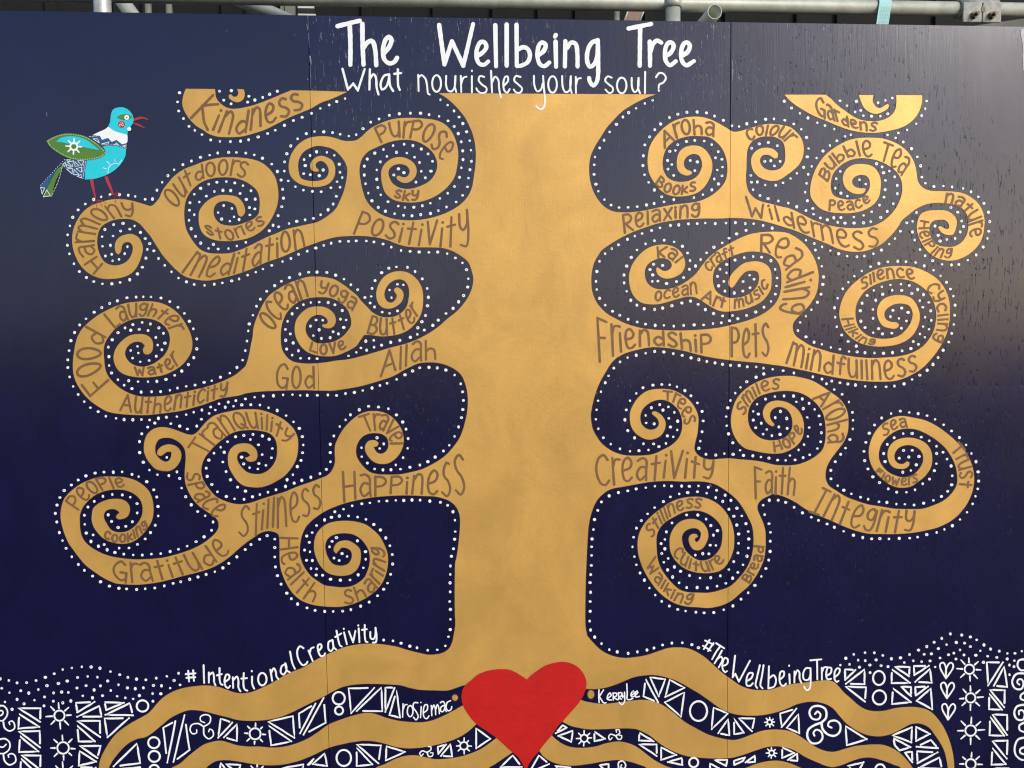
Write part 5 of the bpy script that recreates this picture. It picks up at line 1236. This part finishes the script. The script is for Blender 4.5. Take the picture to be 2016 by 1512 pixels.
# open tube end poking out over the boards
c = ray(1407, 23, 0.30)
tube("transom", (c.x, 0.30, c.z), (c.x + 0.01, 2.2, c.z + 0.004), TR_, M_STEEL, scaf, wall=0.0032, label="open tube end pointing at the street")
# diagonal braces
a, b = ray(452, -10, 0.52), ray(556, 36, 0.52)
d = (b - a)
tube("brace", a - d * 4, b + d * 6, TR_, M_STEEL, scaf, label="diagonal tube left of the panel joint")
a, b = ray(232, -10, 0.8), ray(268, 40, 0.8)
d = (b - a)
tube("brace", a - d * 6, b + d * 10, 0.026, M_STEEL, scaf)
# clamp where the upright meets the ledger
def clamp(cx, cy, cz):
    g = empty("clamp", (cx, cy, cz)); g.parent = scaf; g.location = (cx - scaf.location.x, cy - scaf.location.y, cz - scaf.location.z)
    tube("clamp_band", (cx - 0.022, cy, cz), (cx + 0.022, cy, cz), 0.0285, M_STEEL_BRIGHT, g, wall=0.004)
    tube("bolt", (cx + 0.01, cy - 0.05, cz - 0.022), (cx + 0.01, cy + 0.02, cz - 0.022), 0.006, M_RUST, g, seg=6)
clamp(x2.x, 0.42, 2.645)
tube("clamp_band", (x2.x, 0.368, 2.578), (x2.x, 0.368, 2.603), 0.0285, M_STEEL, scaf, wall=0.004)
# sleeve coupler with two bolts
ca, cb = ray(1884, 17, 0.42), ray(1960, 18, 0.42)
sl = empty("sleeve_coupler", (0, 0, 0), label="bolted sleeve joining two lengths of tube"); sl.parent = scaf
sl.location = (ca.x - scaf.location.x, 0, ca.z)
tube("sleeve", (ca.x, 0.42, 2.611), (cb.x, 0.42, 2.611), 0.0305, M_PLATE, sl, wall=0.006)
w2 = (cb.x - ca.x) / 2
for i in (0, 1):
    xx = ca.x + i * w2
    box("flange", (xx + 0.002, 0.386, 2.556), (xx + w2 - 0.002, 0.3935, 2.622), M_PLATE, sl, 0.0012)
    bx = xx + w2 * (0.55 if i == 0 else 0.45)
    bz = 2.577
    bm = bmesh.new()
    bmesh.ops.create_cone(bm, cap_ends=True, segments=6, radius1=0.0135, radius2=0.012, depth=0.012)
    bmesh.ops.translate(bm, verts=bm.verts, vec=(0, 0, 0.006))
    r = bmesh.ops.create_cone(bm, cap_ends=True, segments=10, radius1=0.0065, radius2=0.0055, depth=0.016)
    bmesh.ops.translate(bm, verts=r['verts'], vec=(0, 0, 0.019))
    bmesh.ops.rotate(bm, verts=bm.verts, cent=(0, 0, 0), matrix=Matrix.Rotation(math.radians(90), 3, 'X'))
    bmesh.ops.translate(bm, verts=bm.verts, vec=(bx, 0.386, bz))
    me = bpy.data.meshes.new("bolt"); bm.to_mesh(me); bm.free(); me.materials.append(M_RUST)
    link("bolt", me, sl)
box("key_slot", (ca.x + w2 - 0.004, 0.3845, 2.590), (ca.x + w2 + 0.009, 0.3858, 2.606), M_RUST, sl, 0.0)
box("lug", (ca.x - 0.001, 0.382, 2.562), (ca.x + 0.005, 0.3855, 2.590), M_PLATE, sl, 0.001)

# webbing strap looped over the ledger, hanging down behind the boards
st = empty("webbing_strap", (1.26, 0.38, 2.3), label="pale aqua perforated webbing strap looped over the long tube", cat="strap")
p0, p1 = ray(1746, 0, 0.385), ray(1738, 51, 0.385)
V, Fc = [], []
path = []
for a in range(0, 7):                       # over the tube
    t = math.pi * (0.95 - a / 6 * 0.95)
    path.append((0.0, 0.42 - 0.028 * math.cos(math.pi - t), 2.611 + 0.028 * math.sin(t)))
path = path[::-1]
top = p0
dxdz = (p1.x - p0.x) / (p1.z - p0.z)
fr = []
for (_, y, z) in path: fr.append((y, z))
fr = [(0.449, 2.600)] + [(0.42 + 0.029 * math.cos(t), 2.611 + 0.029 * math.sin(t)) for t in [i * math.pi / 10 for i in range(11)]] + [(0.391, 2.59), (0.3895, 2.5), (0.388, 2.38), (0.387, 2.2)]
W_ = 0.0215
for y, z in fr:
    xc = p0.x + (z - p0.z) * dxdz
    for dx in (-W_, W_): V.append((xc + dx, y, z))
for i in range(len(fr) - 1):
    Fc.append((2 * i, 2 * i + 1, 2 * i + 3, 2 * i + 2))
me = mesh_pydata("band", V, Fc, M_STRAP)
o = link("band", me, st)
md = o.modifiers.new("thick", 'SOLIDIFY'); md.thickness = 0.0014; md.offset = 0
V, Fc = [], []
zz = 2.66
for r_ in range(60):
    z = 2.60 - r_ * 0.0046
    if z < 2.3: break
    xc = p0.x + (z - p0.z) * dxdz
    for c_ in range(6):
        dx = -0.0145 + c_ * 0.0058 + (0.0012 if r_ % 2 else 0)
        b = len(V)
        V += [(xc + dx, 0.3862, z), (xc + dx + 0.0013, 0.3862, z), (xc + dx + 0.0013, 0.3862, z - 0.0026), (xc + dx, 0.3862, z - 0.0026)]
        Fc.append((b, b + 3, b + 2, b + 1))
link("stitching", mesh_pydata("stitching", V, Fc, M_STITCH), st, kind="stuff")

# plank on edge, red-brown, seen between tubes
a, b = ray(1246, 12, 0.9), ray(1258, 50, 0.9)
pl = empty("steel_channel", (a.x, 0.9, 2.6), label="slanting red brown steel channel leaning beside the upright tube", cat="channel")
bm = bmesh.new()
P4 = [ray(1244, 0, 0.9), ray(1276, 0, 0.9), ray(1252, 60, 0.9), ray(1222, 60, 0.9)]
vs = [bm.verts.new(p) for p in P4] + [bm.verts.new(p + Vector((0, 0.004, 0))) for p in P4]
for f in ((0, 3, 2, 1), (4, 5, 6, 7), (0, 1, 5, 4), (1, 2, 6, 5), (2, 3, 7, 6), (3, 0, 4, 7)): bm.faces.new([vs[i] for i in f])
bmesh.ops.recalc_face_normals(bm, faces=bm.faces[:])
me = bpy.data.meshes.new("web"); bm.to_mesh(me); bm.free(); me.materials.append(M_REDBROWN)
link("web", me, pl)
tube("lip", P4[0], P4[3], 0.0035, M_STEEL, pl, seg=8)
tube("lip", P4[1], P4[2], 0.0035, M_STEEL, pl, seg=8)

# ================================================================ dark building behind
bld = empty("building", (0, 5, 0), label="dark clad building in shade behind the scaffold", cat="building")
box("wall", (-9, 5.0, 0), (9, 5.4, 6.5), M_FACADE, bld)
a, b = ray(560, 6, 4.97), ray(622, 34, 4.97)
win = empty("window", (0, 0, 0)); win.parent = bld; win.location = (a.x, -0.05, 4.2)
z0, z1 = 4.10, 4.385
def pan(n, px0, px1, zz0, zz1, m, par=win, y=4.96):
    l, r = ray(px0, 20, y).x, ray(px1, 20, y).x
    box(n, (l, y, zz0), (r, y + 0.03, zz1), m, par)
pan("blind", 552, 559.5, z0, z1, M_BLIND)
pan("blind", 560.5, 582.5, z0, z1, M_BLIND)
pan("frame", 583, 586, z0, z1, M_FACADE, y=4.95)
pan("frame", 559.5, 560.5, z0, z1, M_FACADE, y=4.955)
mlow = ray(600, 27, 4.96).z
mup = ray(600, 16, 4.96).z
pan("pane", 586, 618, mup, z1, M_CREAM)
pan("pane", 586, 620, mlow, mup, M_GLASS)
pan("pane", 586, 621, z0, mlow, M_CREAM)
for i in range(22):
    x = -5 + i * 0.46 + random.uniform(-.15, .15)
    if -1.75 < x < -1.15: continue
    box("cladding_rib", (x, 4.965, 0), (x + 0.09, 4.999, 6.4), M_FACADE, bld)

# deck added out of view, keeps sky light off the building
deck = empty("shade_deck", (0, 3.0, 4.66), label="boarded deck added out of view to shade the building", cat="deck")
for i in range(12):
    y = 1.15 + i * 0.228
    box("board", (-4.5, y, 4.66 + (i % 2) * 0.003), (4.5, y + 0.222, 4.70), M_BOARD, deck)
# two boards fixed on the slant to uprights at the right
for (p, q, Y) in (((1880, 56), (2060, 30), 2.2), ((1950, 60), (2060, 44), 1.6)):
    a, b = ray(*p, Y), ray(*q, Y)
    d = (b - a).normalized()
    V = []
    up = Vector((-d.z, 0, d.x))
    for e in (a - d * 0.05, b + d * 1.0):
        for y in (0, 0.038):
            for s in (0, -0.10): V.append(e + up * s + Vector((0, y, 0)))
    Fc = [(0, 1, 5, 4), (2, 6, 7, 3), (0, 4, 6, 2), (1, 3, 7, 5), (0, 2, 3, 1), (4, 5, 7, 6)]
    link("scaffold_plank", mesh_pydata("scaffold_plank", V, Fc, mat("greyed_board", (0.16, 0.155, 0.13), 0.8, var=0.2, vscale=6)), scaf,
         label="pale board fixed on the slant behind the sleeve")
    e = b + d * 0.8
    tube("standard", (e.x, Y + 0.065, 0.0), (e.x, Y + 0.065, 4.62), TR_, M_STEEL, scaf)
    for xx in (e.x - 1.0,):
        tube("standard", (a.x + 0.03, Y + 0.065, 0.0), (a.x + 0.03, Y + 0.065, a.z - 0.02), TR_, M_STEEL, scaf)

# ================================================================ ground
def sheet(name, x0, x1, y0, y1, z, m, **k):
    return link(name, mesh_pydata(name, [(x0, y0, z), (x1, y0, z), (x1, y1, z), (x0, y1, z)], [(0, 1, 2, 3)], m), None, kind="structure", **k)
sheet("ground", -200, 200, -200, 200, -0.12, M_ASPHALT)
box("pavement", (-60, -3.4, -0.119), (60, 4.9, 0.0), M_CONCRETE, None, kind="structure")

print("objects", len(bpy.data.objects), "dots", len(DOTS))
